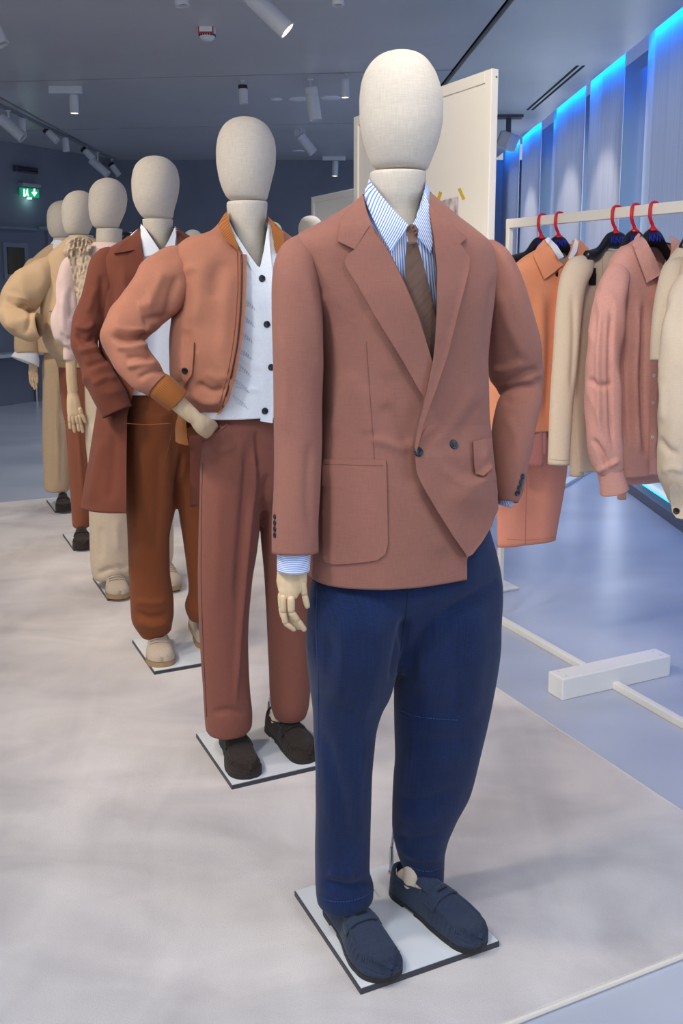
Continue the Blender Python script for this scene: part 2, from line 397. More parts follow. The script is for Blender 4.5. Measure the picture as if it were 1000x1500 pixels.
def patch(M, name, poly, mt, parent, off=0.002, thick=0.002, step=6, smooth_edge=True, on=None, layer=True, closed_line=True, skirt=0.004, uvrot=0.0, hold=None):
    """a piece of cloth laid on what is already there: pixel outline, lifted by off (number or function of x, y)"""
    P = smooth_line(poly, 6, closed=True) if smooth_edge else np.asarray(poly, float)
    # resample the outline
    Q = []
    n = len(P)
    for i in range(n):
        a, b = P[i], P[(i + 1) % n]; L = np.linalg.norm(b - a); k = max(1, int(round(L / step)))
        for j in range(k): Q.append(a + (b - a) * j / k)
    Q = np.array(Q); keepq = [0]
    for i in range(1, len(Q)):
        if np.linalg.norm(Q[i] - Q[keepq[-1]]) > step * 0.35: keepq.append(i)
    Q = Q[keepq]; nb = len(Q)
    lo, hi = Q.min(0), Q.max(0)
    gx, gy = np.meshgrid(np.arange(lo[0] + step / 2, hi[0], step), np.arange(lo[1] + step / 2, hi[1], step)); G = np.stack([gx.ravel(), gy.ravel()], 1)
    if len(G):
        G = G[inside(Q, G)]
        if len(G): G = G[near_poly(Q, G)[0] > step * 0.45]
    A = np.vstack([Q, G]) if len(G) else Q
    r = delaunay_2d_cdt([Vector(a) for a in A], [(i, (i + 1) % nb) for i in range(nb)], [], 1, 1e-5)
    pts = np.array([(v[0], v[1]) for v in r[0]]); tris = [list(f) for f in r[2]]; bedge = []
    cnt = {}
    for f in tris:
        for i in range(3):
            e = (f[i], f[(i+1) % 3]); k = tuple(sorted(e)); cnt.setdefault(k, []).append(e)
    bedge = [v[0] for v in cnt.values() if len(v) == 1]
    H = [M.hit(p[0], p[1], on) for p in pts]
    good = [i for i, h in enumerate(H) if h is not None]
    if not good: return None
    dist = np.zeros(len(pts)); nr = np.zeros((len(pts), 3))
    gp = pts[good]
    for i, h in enumerate(H):
        if h is None:
            j = good[int(((gp - pts[i]) ** 2).sum(1).argmin())]; h0 = H[j]; dist[i] = np.linalg.norm(h0[0] - CAMP); nr[i] = h0[1]
        else: dist[i] = np.linalg.norm(h[0] - CAMP); nr[i] = h[1]
    # light smoothing of distance and normals over the triangulation
    nbm = [[] for _ in pts]
    for f in tris:
        for i in range(3): nbm[f[i]] += [f[(i+1) % 3], f[(i+2) % 3]]
    for _ in range(2 if hold is None else hold):
        nr = np.array([nr[i] + nr[nb_].mean(0) if nb_ else nr[i] for i, nb_ in enumerate(nbm)]); nr /= np.linalg.norm(nr, axis=1)[:, None]
        dist = np.array([min(dist[i], 0.5 * dist[i] + 0.5 * dist[nb_].mean()) if nb_ else dist[i] for i, nb_ in enumerate(nbm)])
    D = np.array([ray(*p) for p in pts]); D /= np.linalg.norm(D, axis=1)[:, None]
    B = CAMP + D * dist[:, None]
    ov = np.array([off(p[0], p[1]) for p in pts]) if callable(off) else np.full(len(pts), off)
    # lift towards the viewer so that the outline stays where it is drawn, but by the amount measured along the normal
    lift = np.clip(1 / np.maximum(-(nr * D).sum(1), 0.35), 1, 2.5)
    top = B - D * ((ov + thick) * lift)[:, None]; low = B - D * ((ov - skirt) * lift)[:, None]
    n0 = len(pts); V = np.vstack([top, low]); faces = [f[:] for f in tris]
    nrm = np.cross(top[tris[0][1]] - top[tris[0][0]], top[tris[0][2]] - top[tris[0][0]])
    if nrm @ D[tris[0][0]] > 0:
        faces = [f[::-1] for f in faces]; bedge = [(b, a) for a, b in bedge]
    faces += [[b, a, a + n0, b + n0] for a, b in bedge]
    if layer: M.layer(V, faces)
    uu = (V - M.C) @ VV; vv = V[:, 2]; c, s_ = math.cos(uvrot), math.sin(uvrot)
    o = put(name, V, faces, mt, parent, uv=np.stack([uu * c - vv * s_, uu * s_ + vv * c], 1), org=M.C)
    o.data.set_sharp_from_angle(angle=math.radians(55)); return o
def seam(M, name, line, mt, parent, r=0.0012, off=0.0005, closed=False, step=6, on=None, dash=None):
    P = smooth_line(line, 5, closed) if len(line) > 2 else np.array([np.asarray(line[0]) + (np.asarray(line[1], float) - np.asarray(line[0])) * t for t in np.linspace(0, 1, max(3, int(np.hypot(line[1][0]-line[0][0], line[1][1]-line[0][1]) / step)))])
    if closed: P = np.vstack([P, P[:1]])
    pts = []; runs = []
    for p in P:
        h = M.hit(p[0], p[1], on)
        if h is not None: pts.append(h[0] + h[1] * off)
    if len(pts) < 2: return None
    g = Geo()
    if dash:
        A = np.array(pts); s = np.concatenate([[0], np.cumsum(np.linalg.norm(np.diff(A, axis=0), axis=1))]); t = 0
        while t < s[-1]:
            q = np.linspace(t, min(t + dash[0], s[-1]), 3); g.tube(np.stack([np.interp(q, s, A[:, k]) for k in range(3)], 1), r, 5); t += dash[0] + dash[1]
    else: g.tube(pts, r, 6)
    return g.put(name, mt, parent, org=M.C, smooth=True)
def button(M, name, x, y, rad, mt, parent, nrm=None, off=0.0, holes=None):
    h = M.hit(x, y)
    if h is None: return None
    p, n = h; n = n if nrm is None else np.asarray(nrm); p = p + n * off
    g = Geo(); t = rad * 0.34
    g.lathe(p - n * t * 0.4, n, [(0, rad * 0.8), (t * 0.6, rad), (t * 1.1, rad * 0.98), (t * 1.35, rad * 0.82), (t * 1.1, rad * 0.62), (t * 1.05, 0.0001)], 24)
    e = np.cross(n, ZZ); e /= np.linalg.norm(e); f = np.cross(n, e)
    for a, b in ((1, 1), (1, -1), (-1, 1), (-1, -1)):
        g.lathe(p + n * t * 0.66 + (e * a + f * b) * rad * 0.2, n, [(0, rad * 0.11), (t * 0.08, rad * 0.11)], 8, 1)
    return g.put(name, [mt, holes or MATS['button_hole']], parent, org=M.C, smooth=True)
def fuse(M, name, lofts, mt, parent=None, voxel=0.005, strokes=(), drape=None, smooth=3, seed=1):
    """several closed tubes grown into one continuous skin"""
    V = []; Fc = []
    for (v, f, _) in lofts:
        n = len(V); V += np.asarray(v).tolist(); Fc += [[i + n for i in q] for q in f]
    me = bpy.data.meshes.new(name); me.from_pydata(V, [], Fc); ob = bpy.data.objects.new(name, me); COL.objects.link(ob)
    rm = ob.modifiers.new('r', 'REMESH'); rm.mode = 'VOXEL'; rm.voxel_size = voxel; rm.use_smooth_shade = True
    sm = ob.modifiers.new('s', 'SMOOTH'); sm.iterations = smooth; sm.factor = 0.5
    dg = bpy.context.evaluated_depsgraph_get(); ev = ob.evaluated_get(dg); m2 = ev.to_mesh()
    nV = len(m2.vertices); A = np.zeros(nV * 3); m2.vertices.foreach_get('co', A); A = A.reshape(-1, 3)
    Nn = np.zeros(nV * 3); m2.vertices.foreach_get('normal', Nn); Nn = Nn.reshape(-1, 3)
    faces = [list(p.vertices) for p in m2.polygons]; ev.to_mesh_clear()
    bpy.data.objects.remove(ob, do_unlink=True); bpy.data.meshes.remove(me)
    A = wrinkle(A, Nn, strokes, drape, seed)
    M.layer(A, faces)
    ang = (A - M.C) @ VV
    return put(name, A, faces, mt, parent if parent is not None else M.root, uv=np.stack([ang, A[:, 2]], 1), org=M.C)
# ------------------------------------------------------------------ shared materials
mat('button_hole', S(12, 11, 12), 0.8)
M_WHITE = mat('white_paint', S(232, 231, 228), 0.45)
M_WHITEW = mat('white_lacquer', S(240, 236, 226), 0.4)
M_LIGHTW = mat('white_fixture', S(205, 207, 212), 0.4)
M_BLACK = mat('black_plastic', S(18, 18, 20), 0.35)
M_STEEL = mat('brushed_steel', S(190, 190, 195), 0.25, 1.0)
M_DARKEDGE = mat('dark_plate_edge', S(58, 58, 66), 0.5)
M_PLATE = noisy('white_plate', S(226, 230, 233), S(214, 219, 224), (4, 4, 4), rough=0.22)
M_LAMP = mat('lamp_glow', (1, 1, 1, 1), 0.5, emit=(1.0, 0.86, 0.66, 1), estr=9.0)
M_CEIL = noisy('ceiling_panel_metal', S(176, 176, 180), S(184, 184, 188), (1.2, 1.2, 1), rough=0.36, metal=0.0)
M_CEILDARK = mat('ceiling_void', S(24, 25, 28), 0.9)
M_WALL = noisy('wall_blue_grey', S(108, 114, 128), S(116, 122, 136), (2, 2, 2), rough=0.75)
M_DOOR = mat('door_blue_grey', S(104, 111, 126), 0.55)
M_DOORFR = mat('door_frame_grey', S(122, 130, 146), 0.5)
M_KERB = mat('kerb_metal', S(120, 124, 134), 0.4, 0.6)

def floor_material():
    m = mat('polished_floor', S(150, 160, 178), 0.28, 0, 0.5); N, L, b = nodes_of(m)
    tc = N.new('ShaderNodeTexCoord'); mp = N.new('ShaderNodeMapping'); mp.inputs['Rotation'].default_value = (0, 0, 0.7); mp.inputs['Scale'].default_value = (0.8, 1.6, 1)
    L.new(tc.outputs['Object'], mp.inputs[0]); no = N.new('ShaderNodeTexNoise'); no.inputs['Scale'].default_value = 1.3; no.inputs['Detail'].default_value = 2
    L.new(mp.outputs[0], no.inputs[0]); rp = N.new('ShaderNodeValToRGB'); e = rp.color_ramp.elements
    e[0].position = 0.35; e[1].position = 0.65; e[0].color = S(170, 178, 194); e[1].color = S(188, 195, 208)
    L.new(no.outputs[0], rp.inputs[0]); L.new(rp.outputs[0], b.inputs['Base Color'])
    return m
def rug_material():
    m = mat('rug_pile', S(205, 198, 194), 0.95, 0, 0.1, sheen=0.3); N, L, b = nodes_of(m)
    tc = N.new('ShaderNodeTexCoord')
    def nz(sc, rot, scale, det, dist):
        mp = N.new('ShaderNodeMapping'); mp.inputs['Scale'].default_value = sc; mp.inputs['Rotation'].default_value = (0, 0, rot); L.new(tc.outputs['Object'], mp.inputs[0])
        n = N.new('ShaderNodeTexNoise'); n.inputs['Scale'].default_value = scale; n.inputs['Detail'].default_value = det; n.inputs['Distortion'].default_value = dist; L.new(mp.outputs[0], n.inputs[0]); return n
    a = nz((1, 1.7, 1), 0.9, 2.4, 5, 1.0); c = nz((1, 1, 1), 0, 420, 2, 0); d = nz((3, 1, 1), 0.3, 1.6, 4, 0.8)
    rp = N.new('ShaderNodeValToRGB'); e = rp.color_ramp.elements; e[0].position = 0.36; e[1].position = 0.62; e[0].color = S(192, 186, 185); e[1].color = S(220, 214, 211)
    mx = N.new('ShaderNodeMix'); mx.data_type = 'FLOAT'; mx.inputs[0].default_value = 0.4; L.new(a.outputs[0], mx.inputs[2]); L.new(d.outputs[0], mx.inputs[3])
    L.new(mx.outputs[0], rp.inputs[0])
    mr = N.new('ShaderNodeMapRange'); mr.inputs[1].default_value = 0.3; mr.inputs[2].default_value = 0.7; mr.inputs[3].default_value = 0.94; mr.inputs[4].default_value = 1.06; L.new(c.outputs[0], mr.inputs[0])
    hs = N.new('ShaderNodeHueSaturation'); L.new(rp.outputs[0], hs.inputs['Color']); L.new(mr.outputs[0], hs.inputs['Value']); L.new(hs.outputs[0], b.inputs['Base Color'])
    bp = N.new('ShaderNodeBump'); bp.inputs['Strength'].default_value = 0.5; bp.inputs['Distance'].default_value = 0.003; L.new(c.outputs[0], bp.inputs['Height']); L.new(bp.outputs[0], b.inputs['Normal'])
    return m
M_FLOOR = floor_material(); M_RUG = rug_material()
def panel_material():
    m = mat('brushed_screen_panel', S(150, 156, 172), 0.42, 0.35); N, L, b = nodes_of(m)
    tc = N.new('ShaderNodeTexCoord'); mp = N.new('ShaderNodeMapping'); mp.inputs['Scale'].default_value = (60, 60, 0.6); L.new(tc.outputs['Object'], mp.inputs[0])
    no = N.new('ShaderNodeTexNoise'); no.inputs['Scale'].default_value = 1; no.inputs['Detail'].default_value = 3; L.new(mp.outputs[0], no.inputs[0])
    rp = N.new('ShaderNodeValToRGB'); e = rp.color_ramp.elements; e[0].position = 0.3; e[1].position = 0.7; e[0].color = S(184, 189, 202); e[1].color = S(200, 204, 215)
    L.new(no.outputs[0], rp.inputs[0]); L.new(rp.outputs[0], b.inputs['Base Color'])
    tr = N.new('ShaderNodeBsdfTranslucent'); L.new(rp.outputs[0], tr.inputs[0]); mx = N.new('ShaderNodeMixShader'); mx.inputs[0].default_value = 0.45
    L.new(b.outputs[0], mx.inputs[1]); L.new(tr.outputs[0], mx.inputs[2]); L.new(mx.outputs[0], N['Material Output'].inputs[0]); return m
M_SCREEN = panel_material()
M_GLASS = mat('window_daylight', S(190, 214, 226), 0.2, emit=(0.62, 0.80, 0.90, 1), estr=0.8)
M_LED = mat('led_blue', (0, 0.2, 1, 1), 0.5, emit=(0.0, 0.30, 1.0, 1), estr=6)
M_LEDC = mat('led_cyan', (0, 0.6, 1, 1), 0.5, emit=(0.0, 0.62, 1.0, 1), estr=3)

# ------------------------------------------------------------------ room shell
FZ = -0.012
g = Geo(); g.bbox(-7, 3.2, -4, 15, FZ - 0.1, FZ); struct(g.put('floor', M_FLOOR))
CZ = 3.0
def prism(pts, z0, z1):
    n = len(pts); V = [(p[0], p[1], z0) for p in pts] + [(p[0], p[1], z1) for p in pts]
    return V, [tuple(range(n - 1, -1, -1)), tuple(range(n, 2 * n))] + [(i, (i + 1) % n, n + (i + 1) % n, n + i) for i in range(n)]
g = Geo(); g.bbox(-7, 2.0, 0.1, 14, CZ + 0.06, CZ + 0.2); ceil = struct(g.put('ceiling', M_CEILDARK))
l1a, l1b = ground(0, 120, CZ), ground(640, 103, CZ); l2a, l2b = ground(100, 190, CZ), ground(500, 181, CZ)
def on_line(a, b, x): t = (x - a[0]) / (b[0] - a[0]); return a[1] + (b[1] - a[1]) * t
XE = 2.0; GAP = 0.018
def colx(y): return 0.96 + (0.84 - 0.96) * (y - 5.79) / (7.91 - 5.79)
xs_left = -6.5
rows = [(lambda x: 0.15, lambda x: on_line(l1a, l1b, x)), (lambda x: on_line(l1a, l1b, x), lambda x: on_line(l2a, l2b, x)), (lambda x: on_line(l2a, l2b, x), lambda x: 13.4)]
for (lo, hi) in rows:
    for xa, xb in ((xs_left, -2.98), (-2.98, None)):
        x1 = xb if xb is not None else 0.84
        a = (xa + GAP, lo(xa) + GAP); b = ((x1 if xb is not None else colx(lo(x1))) - GAP, lo(x1) + GAP); c = ((x1 if xb is not None else colx(hi(x1))) - GAP, hi(x1) - GAP); d = (xa + GAP, hi(xa) - GAP)
        V, Fc = prism([a, b, c, d], CZ, CZ + 0.04); put('ceiling_panel', V, Fc, M_CEIL, ceil, smooth=False)
V, Fc = prism([(colx(0.15) + GAP * 1.6, 0.15), (XE, 0.15), (XE, 13.4), (colx(13.4) + GAP * 1.6, 13.4)], CZ, CZ + 0.04)
put('ceiling_panel', V, Fc, noisy('ceiling_plaster_grey', S(186, 187, 190), S(194, 195, 198), (1, 1, 1), rough=0.45), ceil, smooth=False)
# two dark air slots in the side strip of the ceiling
va, vb = ground(846, 96, CZ), ground(772, 161, CZ)
for k in (0, 1):
    g = Geo(); o = np.array([0.045 * k, 0, 0]); d = (vb - va) / 2; c = (va + vb) / 2 + o
    g.box(c - ZZ * 0.001, d, np.array([0.010, 0, 0]), ZZ * 0.002); g.put('air_slot', M_CEILDARK, ceil)
# back walls
bl0, bl1 = ground(-140, 183, CZ), ground(172, 234, CZ)
g = Geo(); g.bbox(bl1[0] - 0.02, 2.6, 12.95, 13.1, FZ, CZ); struct(g.put('wall_back', M_WALL))
wd = (bl1 - bl0); wd[2] = 0; wl = np.linalg.norm(wd); wd /= wl; wn = np.array([-wd[1], wd[0], 0])
bl0 = bl0 - wd * 3
wl += 3
g = Geo(); c = (bl0 + bl1) / 2; c[2] = (CZ + FZ) / 2; g.box(c + wn * 0.06, wd * wl / 2, wn * 0.06, ZZ * (CZ - FZ) / 2); struct(g.put('wall_left', M_WALL))
def wall_pt(x, y): return ray_plane(x, y, bl1, 0.0, wn)
def wall_box(name, x0, x1, y0, y1, th, mt, parent=None, lift=0.0):
    a, b = wall_pt(x0, y0), wall_pt(x1, y1); g = Geo(); c = (a + b) / 2 - wn * (th / 2 + lift); h = abs((b - a) @ wd) / 2
    g.box(c, wd * h, wn * th / 2, ZZ * abs(a[2] - b[2]) / 2); return g.put(name, mt, parent)
# door in the left wall with a small curtained window
g = Geo(); a, b = wall_pt(-45, 336), wall_pt(66, 545); c = (a + b) / 2 - wn * 0.012; c[2] = (a[2] + FZ) / 2
g.box(c, wd * abs((b - a) @ wd) / 2, wn * 0.012, ZZ * (a[2] - FZ) / 2); door = struct(g.put('door_1', M_DOOR))
wall_box('lintel', -60, 70, 331, 336, 0.05, M_DOORFR, door)
g = Geo(); a = wall_pt(68, 336); g.box((a + np.array([a[0], a[1], FZ])) / 2 - wn * 0.02, wd * 0.02, wn * 0.02, ZZ * (a[2] - FZ) / 2); g.put('door_jamb', M_DOORFR, door)
wall_box('door_closer', 55, 66, 332, 337, 0.12, mat('closer_grey', S(150, 160, 175), 0.4), door, 0.02)
wall_box('pane_frame', 0, 39, 355, 409, 0.03, M_DOORFR, door, 0.02)
cm = mat('brown_curtain_glass', S(60, 52, 34), 0.3); N_, L_, b_ = nodes_of(cm)
tc_ = N_.new('ShaderNodeTexCoord'); mp_ = N_.new('ShaderNodeMapping'); mp_.inputs['Scale'].default_value = (40, 40, 1.0); L_.new(tc_.outputs['Object'], mp_.inputs[0]); no_ = N_.new('ShaderNodeTexNoise'); no_.inputs['Scale'].default_value = 1; L_.new(mp_.outputs[0], no_.inputs[0])
rp_ = N_.new('ShaderNodeValToRGB'); rp_.color_ramp.elements[0].color = S(36, 30, 22); rp_.color_ramp.elements[1].color = S(92, 80, 52); L_.new(no_.outputs[0], rp_.inputs[0]); L_.new(rp_.outputs[0], b_.inputs['Base Color'])
wall_box('pane', 5, 32, 362, 402, 0.02, cm, door, 0.045)

# window wall on the right: brushed screen panels with slits of daylight, light coves above and below
g = Geo(); g.bbox(2.42, 2.6, -1, 13.1, FZ, CZ + 0.25); wall_r = struct(g.put('wall_right', mat('window_wall_back', S(120, 140, 165), 0.6)))
g = Geo(); g.bbox(XE, 2.42, -1, 13.1, CZ + 0.22, CZ + 0.27); g.put('cove_top', M_WHITE, wall_r)
def screen(pts, z0=0.10, z1=CZ + 0.2, nm='screen_panel'):
    g = Geo(); n = len(pts); V = []; th = 0.006
    for p in pts: V += [(p[0], p[1], z0), (p[0], p[1], z1), (p[0] + th, p[1], z0), (p[0] + th, p[1], z1)]
    Fc = []
    for i in range(n - 1):
        a, b = 4 * i, 4 * (i + 1)
        Fc += [(a, a+1, b+1, b), (a+2, b+2, b+3, a+3), (a+1, a+3, b+3, b+1), (a, b, b+2, a+2)]
    Fc += [(0, 2, 3, 1), (4*n-4, 4*n-3, 4*n-1, 4*n-2)]
    g.add(V, Fc); return g.put(nm, M_SCREEN, wall_r)
screen([(2.10, 1.5), (2.10, 6.72), (2.14, 6.95), (2.20, 7.2)])
screen([(2.11, 7.46), (2.09, 8.0), (2.11, 8.46)]); screen([(2.11, 8.62), (2.09, 9.2), (2.10, 9.7)]); screen([(2.19, 9.72), (2.20, 10.3)])
screen([(2.12, 10.52), (2.10, 11.05), (2.12, 11.6)]); screen([(2.12, 11.78), (2.12, 12.95)])
for i, (a, b) in enumerate(((7.16, 7.50), (8.42, 8.66), (10.26, 10.56), (11.56, 11.82))):
    g = Geo(); g.bbox(2.28, 2.30, a, b, 0.1, 2.86); w = struct(g.put('window_%d' % (i + 1), M_GLASS))
    for zz in (0.9, 1.72, 2.62):
        f = Geo(); f.bbox(2.26, 2.29, a, b, zz - 0.025, zz + 0.025); f.put('transom', mat('window_bar', S(120, 140, 160), 0.4, 0.5), w)
    f = Geo(); f.bbox(2.245, 2.30, (a+b)/2 + 0.02, b, 0.1, 2.98); f.put('mullion', mat('window_post', S(110, 136, 165), 0.4, 0.4), w)
g = Geo(); g.bbox(1.955, 2.035, -1, 12.95, FZ, 0.055); struct(bevel(g.put('trim_1', M_KERB), 0.004))
g = Geo(); g.bbox(2.05, 2.40, -1, 12.9, FZ, 0.03); g.put('cove_floor', M_WHITE, wall_r)
g = Geo(); g.bbox(2.036, 2.05, -1, 12.9, 0.02, 0.05); struct(g.put('trim_2', M_LEDC))
g = Geo(); g.bbox(XE + 0.002, XE + 0.012, 0.2, 12.9, CZ + 0.05, CZ + 0.07); struct(g.put('trim_3', M_LED))
l = area_light('cove_led_top', (XE + 0.035, 6.5, CZ + 0.10), (2.2, 6.5, CZ - 0.12), 12.6, 0.03, 85, (0.0, 0.20, 1.0))
l = area_light('cove_led_floor', (2.06, 6.5, 0.06), (2.16, 6.5, 0.20), 12.6, 0.03, 16, (0.02, 0.68, 1.0))
# daylight in the cavity behind the translucent screens
area_light('window_daylight_light', (2.27, 6.5, 1.6), (0, 6.5, 1.6), 12.0, 2.4, 290, (0.84, 0.90, 1.0))

# ------------------------------------------------------------------ rug
def vu(v, u, z=0.0): return VV * v + UU * u + ZZ * z
g = Geo(); rv0, rv1, ru0, ru1 = -0.9, 1.842, 1.344, 6.40
g.box(vu((rv0 + rv1) / 2, (ru0 + ru1) / 2, FZ / 2), VV * (rv1 - rv0) / 2, UU * (ru1 - ru0) / 2, ZZ * -FZ / 2)
rug = tag(bevel(g.put('rug', M_RUG), 0.005), 'large pale greige cut-pile rug under the row of figures', 'rug')
g = Geo()
for a, b in (((rv0, ru0), (rv1, ru0)), ((rv1, ru0), (rv1, ru1)), ((rv1, ru1), (rv0, ru1)), ((rv0, ru1), (rv0, ru0))):
    g.tube([vu(*a, FZ / 2), vu(*b, FZ / 2)], -FZ / 2 * 1.02, 8)
g.put('bound_edge', mat('rug_binding', S(222, 214, 204), 0.9), rug)
# ------------------------------------------------------------------ figures
M_LINEN = fabric('head_linen', S(197, 188, 175), 0.09, (420, 40), (40, 420), 0.35, 0.9, 0.1)
M_WOOD = noisy('pale_wood', S(222, 196, 160), S(206, 178, 140), (60, 60, 6), rough=0.5)
M_SUEDE_NAVY = noisy('navy_suede', S(40, 50, 71), S(45, 56, 78), (160, 160, 160), rough=0.95, sheen=0.1, bump=0.2)
M_SUEDE_BROWN = noisy('dark_brown_suede', S(44, 36, 32), S(49, 40, 36), (160, 160, 160), rough=0.95, sheen=0.08, bump=0.2)
M_SUEDE_GREY = noisy('stone_suede', S(178, 162, 144), S(185, 169, 151), (160, 160, 160), rough=0.95, sheen=0.08, bump=0.2)
M_SOLE = mat('dark_sole', S(30, 28, 32), 0.6); M_GUM = mat('gum_sole', S(158, 128, 92), 0.6)
M_SOCK = fabric('cream_sock', S(222, 206, 184), 0.06)
M_LACE = mat('shoe_lace', S(170, 158, 142), 0.9)

def figure(C, label, group='dressed shop figures in a row', q=1.0):
    root = thing('mannequin', (C[0], C[1], 0.0), label, 'mannequin', group); M = Fig(C, root); M.q = q
    return M
def plate(M, u0, v0=None, w=0.33, d=0.345):
    c = M.C.copy(); g = Geo(); g.box(c + ZZ * 0.006, VV * w / 2, UU * d / 2, ZZ * 0.006, 0)
    o = g.put('base_plate', [M_DARKEDGE], M.root, M.C)
    g = Geo(); g.box(c + ZZ * 0.0128, VV * (w / 2 - 0.002), UU * (d / 2 - 0.002), ZZ * 0.0009, 0); g.put('plate_top', M_PLATE, o, M.C)
    M.layer(np.array([c + VV * s * w / 2 + UU * t * d / 2 + ZZ * 0.0137 for s, t in ((-1, -1), (1, -1), (1, 1), (-1, 1))]), [(0, 1, 2, 3)])
    return o
def pole(M, x, y0, y1, r=0.0055):
    b = ground(x, y1, 0.013); h = at_depth(x, y0, b[1])[2] - b[2]; g = Geo()
    g.lathe(b, ZZ, [(0, r * 1.35), (0.006, r * 1.35), (0.0062, r), (h * 0.7, r), (h, r * 0.75)], 16)
    g.lathe(b + ZZ * h * 0.9, ZZ + UU * 0.6 + VV * 0.5, [(0, r * 0.7), (0.09, r * 0.7)], 12)
    autosmooth(g.put('support_rod', M_STEEL, M.root, M.C))
def head(M, rows, neck, mt=None, depth=1.12, seam_rows=None, du=0.0):
    mt = mt or M_LINEN
    R = []
    for (y, xl, xr) in rows:
        c = ray_plane((xl + xr) / 2, y, M.C, du); d = project(c)[0, 2]; h = (xr - xl) / 2 / F * d
        D = np.array([c[0], c[1], 0]); D /= np.linalg.norm(D); Sd = np.array([D[1], -D[0], 0])
        R.append((c, Sd * h, D * h * depth, 2.05))
    h = loft(M, 'head', R, mt, nu=72, nv=80, lip1=0, cap0=True, cap1=True, layer=False)
    Rn = []
    for (y, xl, xr) in neck:
        c = ray_plane((xl + xr) / 2, y, M.C, du); d = project(c)[0, 2]; hh = (xr - xl) / 2 / F * d
        D = np.array([c[0], c[1], 0]); D /= np.linalg.norm(D); Sd = np.array([D[1], -D[0], 0])
        Rn.append((c, Sd * hh, D * hh * 1.05, 2.0))
    n = loft(M, 'neck', Rn, mt, nu=56, nv=40, lip1=0, cap0=True, layer=True)
    return h, n
def ellipse_head(cx, top, bot, w, chin=0.0):
    """rows of an egg-shaped head: widest above the middle, drawn in towards the neck at the right"""
    prof = [(0.0, 0.10, 0), (0.012, 0.24, 0), (0.04, 0.45, 0), (0.09, 0.65, 0), (0.17, 0.83, 0), (0.28, 0.955, 0), (0.42, 1.0, 0.0), (0.55, 0.985, -0.01), (0.68, 0.93, -0.025), (0.80, 0.835, -0.045), (0.89, 0.74, -0.05), (0.95, 0.66, -0.045), (0.985, 0.57, -0.035), (1.0, 0.47, -0.03)]
    H = bot - top
    return [(top + t * H, cx + k * w - s * w / 2, cx + k * w + s * w / 2) for t, s, k in prof]
def finger(M, pts, w, parent, du=0.0, name='finger'):
    """jointed wooden finger: pixel joints, width in px; each piece swells a little between its joints"""
    P = [ray_plane(p[0], p[1], M.C, du + (p[2] if len(p) > 2 else 0)) for p in pts]; g = Geo()
    for i in range(len(P) - 1):
        a, b = np.array(P[i]), np.array(P[i + 1]); L = np.linalg.norm(b - a); ax = (b - a) / L; d = project(a)[0, 2]
        r = w / 2 / F * d * (1.0 - 0.10 * i); last = i == len(P) - 2
        prof = [(-0.003, r * 0.5), (-0.001, r * 0.82), (0.002, r * 0.96), (L * 0.3, r), (L * 0.75, r * 0.93)]
        prof += [(L * 0.92, r * 0.78), (L * 0.985, r * 0.45), (L, r * 0.1)] if last else [(L - 0.0015, r * 0.88), (L - 0.0002, r * 0.6)]
        g.lathe(a, ax, prof, 14)
    return g.put(name, M_WOOD, parent, M.C, smooth=True)
